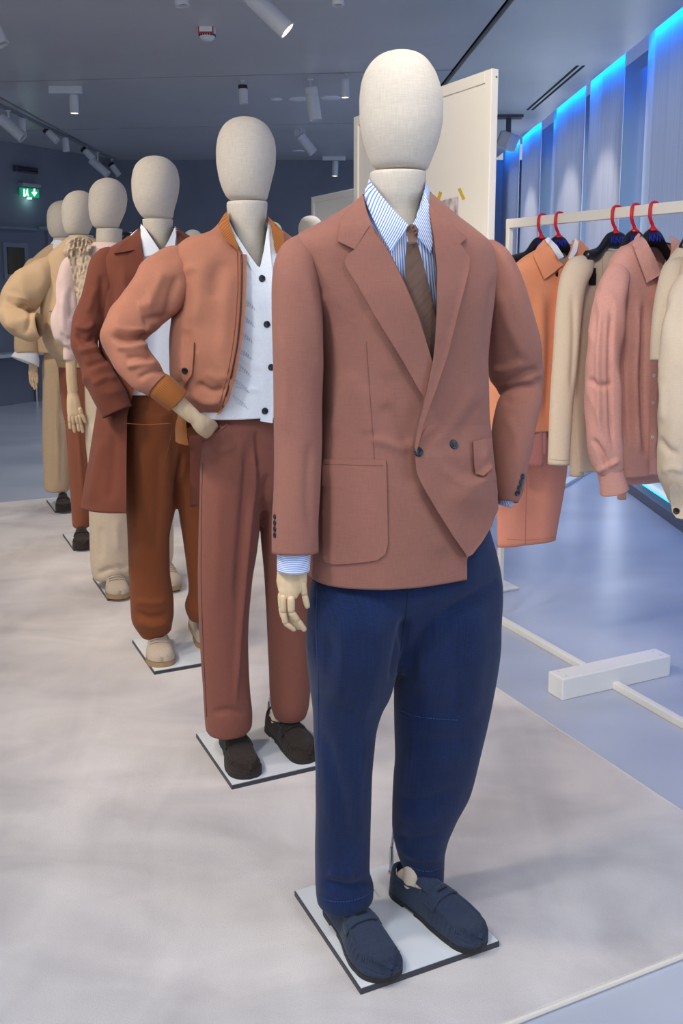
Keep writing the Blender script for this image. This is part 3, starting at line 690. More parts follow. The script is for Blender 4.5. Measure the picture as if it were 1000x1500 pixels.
def shoe(M, heel, toe, L=0.275, W=0.096, kind='loafer', mt=None, sole=None, side=1, z0=0.0137, sock=True, name='shoe'):
    """heel and toe: ground pixels of the two ends"""
    a, b = ground(heel[0], heel[1], z0), ground(toe[0], toe[1], z0); ax = b - a; ax[2] = 0; L = np.linalg.norm(ax) if L is None else L
    ax /= np.linalg.norm(ax); a = b - ax * L; sx = np.array([ax[1], -ax[0], 0])
    T = lambda x, y, z: a + ax * (y * L) + sx * x + ZZ * z
    wk = pchip([0, .04, .12, .25, .42, .6, .75, .87, .95, .985, 1], np.array([[.010], [.024], [.031], [.032], [.034], [.043], [.047], [.043], [.031], [.018], [.0008]]) * W / 0.096, np.linspace(0, 1, 61))[:, 0]
    ck = pchip([0, .3, .5, .7, .85, 1], np.array([[0.], [0.0], [.001], [.003], [.001], [-.004]]) * side, np.linspace(0, 1, 61))[:, 0]
    if kind == 'loafer': hk = pchip([0, .03, .12, .3, .42, .5, .6, .75, .88, .95, 1], np.array([[.054], [.064], [.064], [.062], [.066], [.066], [.058], [.046], [.038], [.031], [.004]]), np.linspace(0, 1, 61))[:, 0]
    else: hk = pchip([0, .03, .12, .3, .42, .5, .6, .75, .88, .95, 1], np.array([[.055], [.066], [.062], [.064], [.078], [.076], [.066], [.052], [.044], [.036], [.004]]), np.linspace(0, 1, 61))[:, 0]
    sh = 0.010 if kind == 'loafer' else 0.020
    tl = np.linspace(0, 1, 61); i8 = 48; w8 = wk[i8]; h8 = hk[i8]
    wk = np.where(tl > 0.8, w8 * np.sqrt(np.clip(1 - np.clip((tl - 0.8) / 0.2, 0, 1) ** 2.3, 0, 1)) + 0.0004, wk)
    hk = np.where(tl > 0.8, h8 * (1 - 0.50 * np.clip((tl - 0.8) / 0.2, 0, 1) ** 2.2), hk)
    nt, nth = 61, 45; V = []; th = np.linspace(0, math.pi, nth); ts = np.linspace(0, 1, nt)
    rid = 0.64
    for i, t in enumerate(ts):
        for q in th:
            cx = math.cos(q); sx_ = math.sin(q); p = 0.72
            x = ck[i] + wk[i] * math.copysign(abs(cx) ** p, cx); z = sh + (hk[i] - 0.004) * sx_ ** (0.85 if kind == 'loafer' else 0.8)
            s_ = abs(cx)
            if kind == 'loafer' and t > 0.40:
                tt = min(1, (t - 0.40) / 0.05)
                edge = rid if t < 0.80 else rid * math.sqrt(max(0, 1 - ((t - 0.80) / 0.125) ** 2)) if t < 0.925 else 0
                rr = math.exp(-((s_ - edge) / 0.055) ** 2) if t < 0.925 else 0
                if 0.80 < t < 0.95: rr = max(rr, math.exp(-((t - 0.918) / 0.012) ** 2) * (s_ < 0.5))
                z += 0.0052 * rr * tt; x += 0.0028 * rr * tt * math.copysign(1, cx) * (s_ > 0.3)
                if s_ > edge + 0.1 and t > 0.5:
                    arc = t * 42 if t < 0.86 else 0.86 * 42 + math.atan2(s_, 1) * 0 + (1 - s_) * 16
                    k = math.sin(arc * 2 * math.pi * 0.5) * 0.0020 * min(1, (t - 0.5) * 6) * min(1, (s_ - edge) * 4) * (1 if s_ < 0.985 else 0.3)
                    x += k * math.copysign(1, cx); z += k * 0.5
            V.append(T(x, t, z))
    faces = []
    for i in range(nt - 1):
        for k in range(nth - 1):
            t = (ts[i] + ts[i + 1]) / 2; s_ = abs(math.cos((th[k] + th[k + 1]) / 2))
            top = 0.40 if kind == 'loafer' else 0.36
            if 0.05 < t < top and s_ < (0.70 - 0.10 * max(0, (t - 0.25) / 0.15)) * math.sqrt(max(0, min(1, (t - 0.05) / 0.06))): continue
            faces.append((i * nth + k, (i + 1) * nth + k, (i + 1) * nth + k + 1, i * nth + k + 1))
    o = put(name, V, faces, mt, M.root, org=M.C)
    m = o.modifiers.new('thickness', 'SOLIDIFY'); m.thickness = 0.003; m.offset = -1
    M.layer(V, faces)
    # sole and heel
    ol = [(ck[i] + (wk[i] + 0.0014), ts[i]) for i in range(nt)] + [(ck[i] - (wk[i] + 0.0014), ts[i]) for i in range(nt - 1, -1, -1)]
    def slab(t0, t1, z_0, z_1, nm, mm):
        pl = [p for p in ol if t0 <= p[1] <= t1]; n = len(pl)
        Vs = [T(p[0], p[1], z_0) for p in pl] + [T(p[0], p[1], z_1) for p in pl]
        return put(nm, Vs, [tuple(range(n - 1, -1, -1)), tuple(range(n, 2 * n))] + [(i, (i + 1) % n, n + (i + 1) % n, n + i) for i in range(n)], mm, o, smooth=False, org=M.C)
    if kind == 'loafer':
        slab(0, 1, 0.006, 0.0115, 'sole', sole); slab(0, 0.24, 0, 0.0065, 'heel', sole); slab(0.36, 1, 0.0, 0.0065, 'outsole', sole)
        # saddle strap with a slot, and the tongue
        def band(t0, t1, sm, lift, nm, mm, n=24, tilt=0):
            Vb = []
            for tt in np.linspace(t0, t1, 8):
                for s in np.linspace(-sm, sm, n):
                    i = min(int(tt * 60), 59); f = tt * 60 - i; w_ = wk[i] * (1 - f) + wk[i + 1] * f; h_ = hk[i] * (1 - f) + hk[i + 1] * f; c_ = ck[i]
                    q = math.acos(max(-1, min(1, s))); x = c_ + (w_ + lift * 0.6) * math.copysign(abs(s) ** 0.72, s); z = sh + (h_ - 0.004) * math.sin(q) ** 0.85 + lift + tilt * max(0, (t1 - tt)) * (1 - s * s)
                    Vb.append(T(x, tt, z))
            fb = [(i * n + k, (i + 1) * n + k, (i + 1) * n + k + 1, i * n + k + 1) for i in range(7) for k in range(n - 1)]
            ob = put(nm, Vb, fb, mm, o, org=M.C); mo = ob.modifiers.new('thickness', 'SOLIDIFY'); mo.thickness = 0.003; mo.offset = 0; return ob
        band(0.50, 0.605, 0.86, 0.0045, 'strap', mt); band(0.35, 0.50, 0.60, 0.002, 'tongue', mt, tilt=0.10)
        g = Geo(); i = 33
        for s in (-1, 1): g.box(T(ck[i] + s * 0.007, 0.558, sh + hk[i] + 0.0035), sx * 0.006, ax * 0.0016, ZZ * 0.0012)
        g.put('strap_slot', M_SOLE, o, M.C)
        for s in (-1, 1):
            g = Geo()
            for tt in (0.53, 0.555, 0.58):
                i = int(tt * 60); q = math.acos(0.72); g.lathe(T(ck[i] + s * (wk[i] + .003) * 0.72 ** 0.72, tt, sh + (hk[i] - .004) * math.sin(q) ** .85 + 0.004), ax, [(-.0042, .0012), (-.002, .0028), (.002, .0028), (.0042, .0012)], 8)
            g.put('strap_stitch', mt, o, M.C, smooth=True)
    else:
        slab(0, 1, 0.0, 0.019, 'sole', sole)
        g = Geo()
        for k, tt in enumerate(np.linspace(0.50, 0.74, 5)):
            i = int(tt * 60); pts = []
            for s in np.linspace(-0.55, 0.55, 9):
                q = math.acos(s); pts.append(T(ck[i] + wk[i] * math.copysign(abs(s) ** .72, s), tt + 0.006 * (1 if k % 2 else -1) * s, sh + (hk[i] - .004) * math.sin(q) ** .8 + 0.003))
            g.tube(pts, 0.0024, 6)
        g.put('lace', M_LACE, o, M.C, smooth=True)
        g = Geo()
        for s in (-0.62, 0.62):
            pts = []
            for tt in np.linspace(0.42, 0.77, 12):
                i = int(tt * 60); q = math.acos(s); pts.append(T(ck[i] + wk[i] * math.copysign(abs(s) ** .72, s), tt, sh + (hk[i] - .004) * math.sin(q) ** .8 + 0.0012))
            g.tube(pts, 0.0016, 6)
        g.put('eyelet_facing', mt, o, M.C, smooth=True)
    if kind == 'loafer':
        def surf(t, s, lift):
            k = min(int(t * 60), 59); f = t * 60 - k; w_ = wk[k] * (1 - f) + wk[k + 1] * f; h_ = hk[k] * (1 - f) + hk[k + 1] * f; c_ = ck[k] * (1 - f) + ck[k + 1] * f
            s = max(-1, min(1, s)); return T(c_ + (w_ + lift * abs(s)) * math.copysign(abs(s) ** 0.72, s), t, sh + (h_ - 0.004) * math.sqrt(max(0, 1 - s * s)) ** 0.85 + lift * (1 - abs(s)))
        thr = lambda t: (0.70 - 0.10 * max(0, (t - 0.25) / 0.15)) * math.sqrt(max(0, min(1, (t - 0.05) / 0.06)))
        tr_ = np.concatenate([np.linspace(0.40, 0.12, 12), np.linspace(0.105, 0.055, 7)])
        g = Geo(); g.tube([surf(t, -thr(t), 0.001) for t in tr_] + [surf(0.05, 0, 0.001)] + [surf(t, thr(t), 0.001) for t in tr_[::-1]], 0.0028, 8); g.put('collar_edge', mt, o, M.C, smooth=True)
        path = [surf(t, -rid, 0.002) for t in np.linspace(0.40, 0.80, 14)] + [surf(0.80 + 0.115 * math.sin(q), -rid * math.cos(q), 0.002) for q in np.linspace(0.1, math.pi - 0.1, 17)] + [surf(t, rid, 0.002) for t in np.linspace(0.80, 0.40, 14)]
        g = Geo(); g.tube(path, 0.0026, 8); g.put('apron_seam', mt, o, M.C, smooth=True)
        g = Geo()
        for k in range(34):
            q = -0.55 + (math.pi + 1.1) * k / 33
            if q < 0: t0, s0 = 0.80 + q * 0.40, -rid
            elif q > math.pi: t0, s0 = 0.80 - (q - math.pi) * 0.40, rid
            else: t0, s0 = 0.80 + 0.125 * math.sin(q), -rid * math.cos(q)
            t1 = t0 + 0.052 * max(0, math.sin(q)); s1 = (s0 * 1.38 if 0 <= q <= math.pi else math.copysign(0.93, s0))
            if abs(s1) > 0.96: s1 = math.copysign(0.96, s1)
            g.tube([surf(t0 + (t1 - t0) * f, s0 + (s1 - s0) * f, 0.0006) for f in (0.12, 0.4, 0.7, 1.0)], [0.0020, 0.0019, 0.0014, 0.0006], 6)
        tag(g.put('gathers', mt, o, M.C, smooth=True), kind='stuff')
    if sock:
        Vs = []; tt_ = np.linspace(0.03, 0.46, 14)
        for t in tt_:
            k = int(t * 60); e_ = math.sqrt(max(0.02, min(1, (t - 0.02) / 0.08)))
            for q in np.linspace(0, math.pi, 13): Vs.append(T(ck[k] + (wk[k] - 0.003) * e_ * math.copysign(abs(math.cos(q)) ** 0.8, math.cos(q)), t, 0.008 + (hk[k] - (0.004 if t > 0.2 else 0.008)) * math.sin(q) ** 0.7 * e_))
        n13 = 13; put('foot', Vs, [(i * n13 + k, (i + 1) * n13 + k, (i + 1) * n13 + k + 1, i * n13 + k + 1) for i in range(13) for k in range(12)], M_SOCK, M.root, org=M.C)
        g = Geo(); g.lathe(T(0, 0.25, 0.03), ZZ + ax * 0.05, [(0, .029), (.02, .028), (.05, .027), (.12, .028)], 24)
        g.put('sock', M_SOCK, M.root, M.C, smooth=True)
    return o
# ================================================================== figure 1: double-breasted jacket, shirt and tie, denim trousers
M_SUIT = fabric('rosewood_linen', S(147, 99, 86), 0.07, (420, 50), (40, 460), 0.3)
M_SUITSEAM = mat('rosewood_stitch', S(130, 87, 76), 0.9)
M_SHIRT = striped('blue_striped_shirt', S(104, 138, 210), S(226, 234, 249), 0.0040, 0, 0.45)
M_SHIRTH = striped('blue_striped_cuff', S(120, 148, 212), S(228, 236, 250), 0.0036, 1, 0.45)
M_TIE = fabric('brown_tie', S(108, 84, 72), 0.10, (240, 10), (240, 10), 0.2)
M_DENIM = fabric('indigo_denim', S(10, 31, 70), 0.34, (420, 8), (80, 420), 0.3, 0.85, 0.1)
M_DENIMST = mat('denim_stitch', S(40, 68, 112), 0.9)
M_BTN = mat('dark_horn_button', S(22, 26, 38), 0.3)

M = figure((0.114, 1.932), 'figure in brown double-breasted jacket, striped shirt, tie and blue denim trousers')
M1 = M
plate(M, 0); pole(M, 573, 1241, 1279)
head(M, [(74.5, 580, 594), (76, 572, 603), (80, 560, 614), (87, 549, 624), (97, 540, 632), (112, 532, 640), (132, 527.5, 646), (152, 526, 648.5), (175, 526.5, 648), (195, 529, 645), (213, 533.5, 640), (228, 538.5, 634.5), (239, 543, 630), (246, 548, 627), (250, 556, 622), (251.5, 566, 612)],
     [(251, 558, 616), (252.2, 543, 624), (256, 541.5, 624), (280, 543, 621), (310, 548, 615), (345, 545, 620)])
# shirt body and collar
shirt = loft(M, 'shirt', [hring(M, 262, 540, 625, 0.95), hring(M, 285, 534, 631, 0.9), hring(M, 302, 522, 645, 0.8), hring(M, 325, 496, 668, 0.68), hring(M, 350, 470, 690, 0.6), hring(M, 390, 462, 700, 0.60), hring(M, 460, 468, 706, 0.60), hring(M, 560, 478, 706, 0.58)],
             M_SHIRT, nu=90, nv=80, lip1=0, cuts=[[(530, 240), (541, 262), (560, 296), (598, 334), (604, 334), (615, 300), (626, 262), (640, 240)]], stripe=0.9)
def leafoff(x, y): return 0.006
patch(M, 'collar_leaf', [(541, 264), (536, 274), (532, 289), (545, 318), (560, 346), (573, 369), (583, 352), (599, 331), (575, 306), (556, 284)], M_SHIRT, shirt, 0.006, 0.002, 5, False, uvrot=0.62)
patch(M, 'collar_leaf', [(622, 282), (617, 306), (603, 330), (612, 348), (631, 371), (634, 352), (635, 330), (630, 302)], M_SHIRT, shirt, 0.006, 0.002, 5, False, uvrot=-0.35)
seam(M, 'placket_edge', [(613, 360), (626, 420), (634, 470)], mat('shirt_white', S(226, 232, 245), 0.9), shirt, 0.0008)
# tie
def bulge(line, w, h, base):
    def f(x, y):
        d, _, _ = near_poly(line, np.array([[x, y]]), closed=False); return base + h * math.sqrt(max(0, 1 - (d[0] / w) ** 2))
    return f
tie = patch(M, 'tie', [(596, 354), (593, 380), (595, 430), (604, 480), (633, 534), (641, 500), (638, 455), (625, 405), (611, 354)], M_TIE, M.root, bulge([(603, 354), (615, 430), (633, 534)], 24, 0.009, 0.006), 0.002, 5, False, uvrot=0.8)
patch(M, 'tie_knot', [(596, 333), (601, 328), (608, 329), (613, 336), (612, 343), (610.5, 355), (604, 357.5), (598, 357), (596.5, 347), (593.5, 341)], M_TIE, tie, bulge([(603, 322), (604, 362)], 13, 0.010, 0.014), 0.002, 2.5, False, uvrot=0.5)
# jacket body
V_OPEN = [(520, 255), (528, 280), (534, 290), (540, 322), (571, 370), (593, 414), (615, 467), (634, 527), (636, 500), (639, 470), (639, 440), (638, 395), (633, 350), (628, 305), (630, 285), (640, 255)]
HEM = [(684, 818), (700, 800), (718, 772), (730, 745), (745, 700), (800, 690), (800, 930), (684, 930)]
jr = [hring(M, 281, 536, 630, 0.95), hring(M, 296, 518, 648, 0.85), hring(M, 312, 494, 668, 0.72), hring(M, 328, 466, 690, 0.62), hring(M, 340, 442, 706, 0.56), hring(M, 352, 428, 719, 0.52), hring(M, 368, 424, 726, 0.52), hring(M, 392, 428, 728, 0.54),
      hring(M, 430, 440, 726, 0.60), hring(M, 480, 455, 720, 0.62), hring(M, 540, 464, 715, 0.62), hring(M, 600, 466, 716, 0.62), hring(M, 655, 463, 721, 0.62, tv=0.0), hring(M, 710, 459, 727, 0.63), hring(M, 765, 455, 731, 0.64), hring(M, 829, 451, 734, 0.65)]
js = [([(470, 430), (476, 520), (474, 640)], 12, -4), ([(728, 400), (718, 470), (713, 540)], 9, -3), ([(520, 540), (500, 600), (480, 640)], 16, 2), ([(560, 590), (600, 655)], 12, -3), ([(540, 640), (600, 660)], 9, 2.5), ([(700, 560), (660, 620), (620, 655)], 12, 3),
      ([(705, 590), (670, 640)], 8, -2.5), ([(480, 690), (478, 760), (472, 820)], 12, -3), ([(600, 700), (620, 760), (650, 820)], 16, 3), ([(445, 372), (460, 400), (470, 440)], 8, -3), ([(530, 560), (540, 640)], 14, 2), ([(575, 560), (560, 500), (540, 450)], 18, 2)]
jacket = loft(M, 'jacket', jr, M_SUIT, nu=150, nv=190, strokes=js, drape=[(2.2, (9, 9, 3)), (0.8, (26, 26, 12))], cuts=[V_OPEN, HEM], lip1=0.03)
M_jb = M.bvh[-1]
# overlapping left front below the lapel, swept back by the hidden hand
FOLD = [(640, 672), (655, 688), (672, 703), (692, 710), (710, 702), (726, 680)]
def pan(x, y):
    dd, _, t = near_poly(FOLD, np.array([[x, y + 0.0]]), closed=False); d2, _, _ = near_poly(FOLD, np.array([[x, y + 11.0]]), closed=False)
    k = min(1, 4 * t[0])
    return k * (0.007 * math.exp(-(dd[0] / 9) ** 2) - 0.004 * math.exp(-(d2[0] / 8) ** 2)) - 0.005 + 0.019 * min(1, max(0, (y - 618) / 50)) + (0.016 * math.exp(-((x - 690) / 26) ** 2 - ((y - 725) / 22) ** 2))
PANEL = [(640, 610), (622, 630), (611, 655), (608, 672), (610, 692), (620, 714), (640, 748), (664, 786), (685, 816), (692, 812), (706, 794), (720, 771), (727, 748), (729, 722), (727, 700), (723, 680), (719, 650), (716, 616), (690, 606)]
panel = patch(M, 'front_panel', PANEL, M_SUIT, jacket, pan, 0.003, 4, False, skirt=0.010, on=[M_jb])
# fold that swings under the pocket
# lapels
lapL = patch(M, 'lapel', smooth_line([(519, 365), (504, 383), (524, 418), (556, 474), (590, 529), (622, 584), (629, 572), (635, 545), (632, 526)], 3).tolist() + smooth_line([(632, 526), (613, 466), (591, 413), (569, 369), (552, 345), (541, 330)], 3).tolist(), M_SUIT, jacket,
             lambda x, y: 0.004 + 0.006 * min(1, max(0, (y - 330) / 120)), 0.003, 5, False, on=[M_jb])
patch(M, 'collar', [(531, 284), (516, 299), (500, 317), (497, 335), (494, 353), (519, 365), (541, 330), (550, 343), (543, 326), (537, 310)], M_SUIT, jacket, 0.006, 0.003, 5, False, on=[M_jb])
lapR = patch(M, 'lapel', [(674, 357), (688, 377), (687, 395), (671, 457), (655, 522), (638, 572), (622, 615), (612, 655), (609, 662), (607, 655), (612, 625), (619, 598), (628, 558), (634, 527), (637, 500), (640, 444), (640, 396), (636, 352)], M_SUIT, jacket,
             lambda x, y: 0.005 + 0.011 * min(1, max(0, (y - 330) / 160)), 0.004, 5, False, on=[M_jb])
patch(M, 'collar', [(628, 302), (646, 316), (668, 333), (684, 348), (674, 357), (636, 352), (632, 330)], M_SUIT, jacket, 0.006, 0.003, 5, False, on=[M_jb])
# patch pockets
pk = patch(M, 'pocket', [(472, 672), (520, 673), (565, 674), (567, 740), (568, 796), (564, 812), (552, 821), (520, 825), (490, 827), (476, 824), (471, 812), (471, 740)], M_SUIT, jacket, 0.0015, 0.002, 6, False, on=[M_jb])
pj2 = patch(M, 'pocket', [(693, 647), (708, 643), (721, 641), (722, 660), (721, 686), (708, 697), (696, 694), (694, 675)], M_SUIT, jacket, lambda x, y: pan(x, y) + 0.005, 0.004, 4, False, on=[M_jb])
seam(M, 'pocket_stitch', [(476, 680), (520, 681), (561, 682)], M_SUITSEAM, jacket, 0.0005)
seam(M, 'dart_seam', [(536, 500), (541, 570), (546, 640), (548, 672)], M_SUITSEAM, jacket, 0.0005)
button(M, 'button', 612.5, 662, 0.0095, M_BTN, jacket); button(M, 'button', 664, 651, 0.0095, M_BTN, jacket)
# sleeves
sl = loft(M, 'sleeve', srings(M, [(462, 366, 16, 0.02, .9), (447, 368, 50, 0.01, .95), (439, 376, 64, 0.0, 1.05), (435, 392, 71, 0, 1.2), (434, 415, 74, 0, 1.3), (436, 470, 77, 0, 1.3), (437, 550, 74, 0, 1.25), (437, 640, 72, -0.005, 1.2), (435, 720, 69, -0.02, 1.15), (432, 780, 68, -0.03, 1.1), (432, 809, 68, -0.035, 1.1)]), M_SUIT, jacket, nu=80, nv=120, cap0=True,
          strokes=[([(410, 480), (420, 560), (415, 640)], 9, 2), ([(455, 640), (450, 720), (455, 790)], 8, -2.5), ([(448, 400), (462, 470), (466, 560)], 8, 2.5)], drape=[(2.5, (12, 12, 4)), (0.8, (30, 30, 14))], seed=5)
for y in (757, 766, 775, 784): button(M, 'cuff_button', 402.5, y, 0.0055, M_BTN, jacket)
loft(M, 'shirt_cuff', srings(M, [(430, 796, 48, -0.035, 1.1), (430, 815, 49, -0.036, 1.1), (429.5, 835, 48, -0.037, 1.1)]), M_SHIRTH, shirt, nu=60, nv=20)
sr = loft(M, 'sleeve', srings(M, [(700, 366, 14, 0.02, .9), (712, 367, 36, 0.01, .95), (720, 376, 50, 0.0, 1.05), (729, 396, 60, 0, 1.2), (738, 430, 68, 0.005, 1.25), (746, 470, 74, 0.02, 1.2), (754, 515, 82, 0.04, 1.1), (757, 547, 80, 0.05, 1.0), (762, 566, 68, 0.045, .95), (763, 580, 61, 0.035, .95), (758, 600, 63, 0.02, 1.0), (751.5, 635, 64, 0.0, 1.0), (747, 675, 56, -0.025, 1.0), (744.5, 715, 45, -0.045, 1.0), (743, 735, 30, -0.052, 1.0)]), M_SUIT, jacket, nu=80, nv=120, cap0=True,
          strokes=[([(722, 552), (740, 556), (770, 546), (790, 540)], 5, -3.4), ([(716, 540), (738, 543), (768, 530)], 7, 2.6), ([(736, 566), (756, 564), (786, 556)], 6, 3), ([(735, 582), (752, 590), (776, 586)], 6, -2), ([(730, 420), (742, 470), (770, 530)], 10, 2), ([(735, 605), (756, 640), (762, 690)], 9, 2)], drape=[(2.5, (12, 12, 5)), (0.8, (30, 30, 14))], seed=6)
for k, (x, y) in enumerate(((765, 698), (763, 706), (760.5, 714), (757.5, 722))): button(M, 'cuff_button', x, y, 0.0065, M_BTN, jacket)
loft(M, 'shirt_cuff', srings(M, [(744, 716, 34, -0.03, 0.9), (739, 741, 20, -0.035, 0.9)]), M_SHIRT, shirt, nu=40, nv=14)
# wooden hand hanging at the side
palm = [(428, 824, 44, -0.036, 0.55), (427.5, 840, 44, -0.037, 0.55), (427, 852, 45, -0.040, 0.55), (424.5, 862, 38, -0.042, 0.55), (423, 870, 29, -0.044, 0.55, 2.6), (423, 876, 24, -0.045, 0.5, 2.6), (423, 878, 16, -0.045, 0.4)]
hand = loft(M, 'hand', srings(M, palm), M_WOOD, nu=40, nv=40, lip1=0, cap1=True, cap0=True)
finger(M, [(443, 853), (446, 872), (450.5, 891)], 10.5, hand, -0.055, 'thumb')
finger(M, [(426, 876), (426.5, 897), (436, 909), (447, 924)], 11.5, hand, -0.056)
finger(M, [(414.5, 873), (415.5, 897), (418, 913), (433, 923)], 11, hand, -0.045)
finger(M, [(420, 876), (422, 897), (427, 912), (440, 921)], 10, hand, -0.030)
finger(M, [(411, 870), (411.5, 890), (414, 904), (426, 912)], 9, hand, -0.030)
# denim trousers
hips = loft(M, 'x', [hring(M, 770, 480, 716, 0.66), hring(M, 840, 460, 735, 0.58), hring(M, 880, 452, 737, 0.44), hring(M, 915, 454, 730, 0.36), hring(M, 940, 490, 690, 0.40), hring(M, 960, 530, 640, 0.7), hring(M, 976, 560, 602, 1.4)], None, make=False, layer=False, lip1=0, cap0=True, cap1=True, nu=90, nv=80)
legL = loft(M, 'x', srings(M, edges2rows([(850, 456, 592, .01, .9), (880, 452, 594, -.004, 1.06), (905, 450.5, 593, -.013, 1.13), (940, 449.5, 590, -.012, 1.12), (985, 452, 580, -.005, 1.08), (1010, 453, 572, 0, 1.05), (1035, 455.5, 560, 0, 1.05), (1079, 459, 549, 0, 1.0), (1139, 462, 545, 0, 1.05), (1200, 461, 544, .01, 1.1), (1245, 460.5, 544, .012, 1.1), (1285, 461, 544, .012, 1.12), (1300, 462, 550, .008, 1.15), (1318, 464, 549, .006, 1.15)])), None, make=False, layer=False, lip1=0, cap0=True, cap1=True, nu=80, nv=120)
legR = loft(M, 'x', srings(M, edges2rows([(850, 586, 738, .01, .9), (880, 583, 738, -.004, 1.06), (905, 581, 736, -.013, 1.13), (930, 579, 734.5, -.012, 1.12), (975, 578, 728, -.005, 1.08), (1011, 578, 721, 0, 1.05), (1060, 578, 710, 0, 1.05), (1110, 579, 700, 0, 1.0), (1147, 575.5, 690, .01, 1.0), (1190, 573.5, 669, .02, 1.05), (1225, 575, 656, .03, 1.1), (1250, 582, 651, .03, 1.15), (1270, 591, 650, .025, 1.2), (1298, 597, 649, .02, 1.2)])), None, make=False, layer=False, lip1=0, cap0=True, cap1=True, nu=80, nv=120)
ds = [([(577, 1005), (583, 960), (596, 900)], 9, -6), ([(470, 1060), (500, 1180), (510, 1280)], 14, -4), ([(530, 1090), (520, 1160), (530, 1240)], 12, 3), ([(555, 900), (545, 1000), (525, 1060)], 18, 4), ([(500, 880), (505, 960), (498, 1040)], 20, 4), ([(640, 880), (630, 960), (610, 1020)], 16, 4), ([(690, 880), (700, 960), (690, 1060)], 18, 3),
      ([(576, 1160), (600, 1172), (640, 1168), (672, 1150)], 10, -1.8), ([(578, 1185), (610, 1200), (650, 1192)], 11, 1.8), ([(576, 1218), (600, 1232), (648, 1222)], 8, -2.2), ([(584, 1244), (612, 1258), (648, 1250)], 7, 2.4), ([(600, 1075), (640, 1090), (690, 1080)], 12, -2.5), ([(470, 1290), (510, 1300), (545, 1290)], 7, -4), ([(480, 1275), (520, 1285)], 7, 3), ([(664, 920), (668, 1000), (655, 1060)], 14, -3)]
trousers = fuse(M, 'trousers', [hips, legL, legR], M_DENIM, voxel=0.0042, strokes=ds, drape=[(3, (10, 10, 3)), (0.9, (30, 30, 12))], smooth=22, seed=9)
seam(M, 'side_seam', [(465, 845), (463, 920), (466, 1000), (466, 1080), (467, 1139)], M_DENIMST, trousers, 0.0009)
seam(M, 'knee_seam', [(584, 1040), (610, 1049), (640, 1053), (671, 1055)], M_DENIMST, trousers, 0.0011, dash=(0.004, 0.002))
seam(M, 'fly_seam', [(597, 868), (594, 900), (588, 940), (581, 985)], mat('denim_fold', S(16, 34, 66), 0.9), trousers, 0.0008)
seam(M, 'hem_stitch', [(466, 1311), (480, 1319), (505, 1321), (530, 1315), (548, 1304)], M_DENIMST, trousers, 0.0010, dash=(0.004, 0.002))
seam(M, 'hem_stitch', [(600, 1268), (615, 1275), (632, 1276), (649, 1270)], M_DENIMST, trousers, 0.0010, dash=(0.004, 0.002))
shoe(M, (505, 1352), (571, 1439), 0.272, 0.098, 'loafer', M_SUEDE_NAVY, M_SOLE, 1)
shoe(M, (584, 1306), (707, 1391), 0.272, 0.098, 'loafer', M_SUEDE_NAVY, M_SOLE, -1)
# ================================================================== figure 2: bomber jacket over a white cardigan
M_BOMB = fabric('terracotta_linen', S(162, 107, 85), 0.05, (420, 50), (50, 420), 0.2, 0.75)
M_RIB = striped('ochre_rib', S(140, 84, 40), S(166, 104, 54), 0.005, 0, 0.5)
M_RIBV = striped('ochre_rib_cuff', S(142, 84, 40), S(160, 98, 50), 0.005, 0, 0.5)
M_KNITW = fabric('white_knit', S(232, 236, 240), 0.04, (260, 60), (60, 260), 0.5)
M_BRTR = fabric('rosewood_trouser', S(128, 78, 66), 0.06, (420, 50), (50, 420), 0.2)
M_BRSEAM = mat('rosewood_trouser_seam', S(98, 58, 50), 0.9)
M_ZIP = mat('dark_zip', S(60, 46, 40), 0.4, 0.4)
M = figure((-0.231, 2.713), 'figure in terracotta bomber jacket and white button cardigan, hand in trouser pocket')
plate(M, 0); pole(M, 394, 1028, 1059)
head(M, [(171.5, 352, 366), (173, 345, 373), (177, 336, 382), (184, 328, 391), (195, 321.5, 398), (208, 318, 402.5), (222, 316.5, 404), (238, 317, 403.5), (252, 319, 401), (264, 321.5, 398), (275, 325, 395.5), (284, 329, 393), (290, 333, 391.5), (294, 340, 388), (295, 346, 380)],
     [(294.5, 344, 384), (295.6, 334, 391.5), (299, 332, 391.5), (320, 334, 390), (345, 338, 388), (400, 338, 390)])
card = loft(M, 'cardigan', [hring(M, 322, 333, 394, 0.95), hring(M, 338, 312, 410, 0.8), hring(M, 355, 284, 436, 0.62), hring(M, 380, 268, 452, 0.56), hring(M, 440, 264, 458, 0.6), hring(M, 520, 266, 456, 0.62), hring(M, 575, 272, 452, 0.64), hring(M, 606, 280, 448, 0.66)], M_KNITW, nu=110, nv=110,
            drape=[(2, (10, 10, 4))], cuts=[[(325, 280), (334, 320), (346, 345), (362, 372), (380, 395), (386, 368), (392, 330), (396, 310), (400, 280)]],
            strokes=[([(352, 430), (372, 440), (384, 460)], 4, 2), ([(350, 470), (366, 485), (380, 500)], 4, 2), ([(345, 520), (365, 530), (385, 545)], 4, 2.2), ([(338, 560), (360, 568), (384, 575)], 4, 2.2)])
band = patch(M, 'button_band', [(346, 344), (343, 352), (360, 380), (374, 402), (377, 440), (382, 480), (387, 530), (385, 580), (381, 617), (399, 620), (404, 560), (403, 470), (399, 400), (395, 360), (394, 335), (390, 345), (386, 370), (380, 394), (364, 372)], M_KNITW, card, 0.002, 0.003, 5, False)
for (x, y) in ((383.5, 408), (390.5, 475), (397, 538), (387.6, 602)): button(M, 'button', x, y, 0.0095, M_BTN, card)
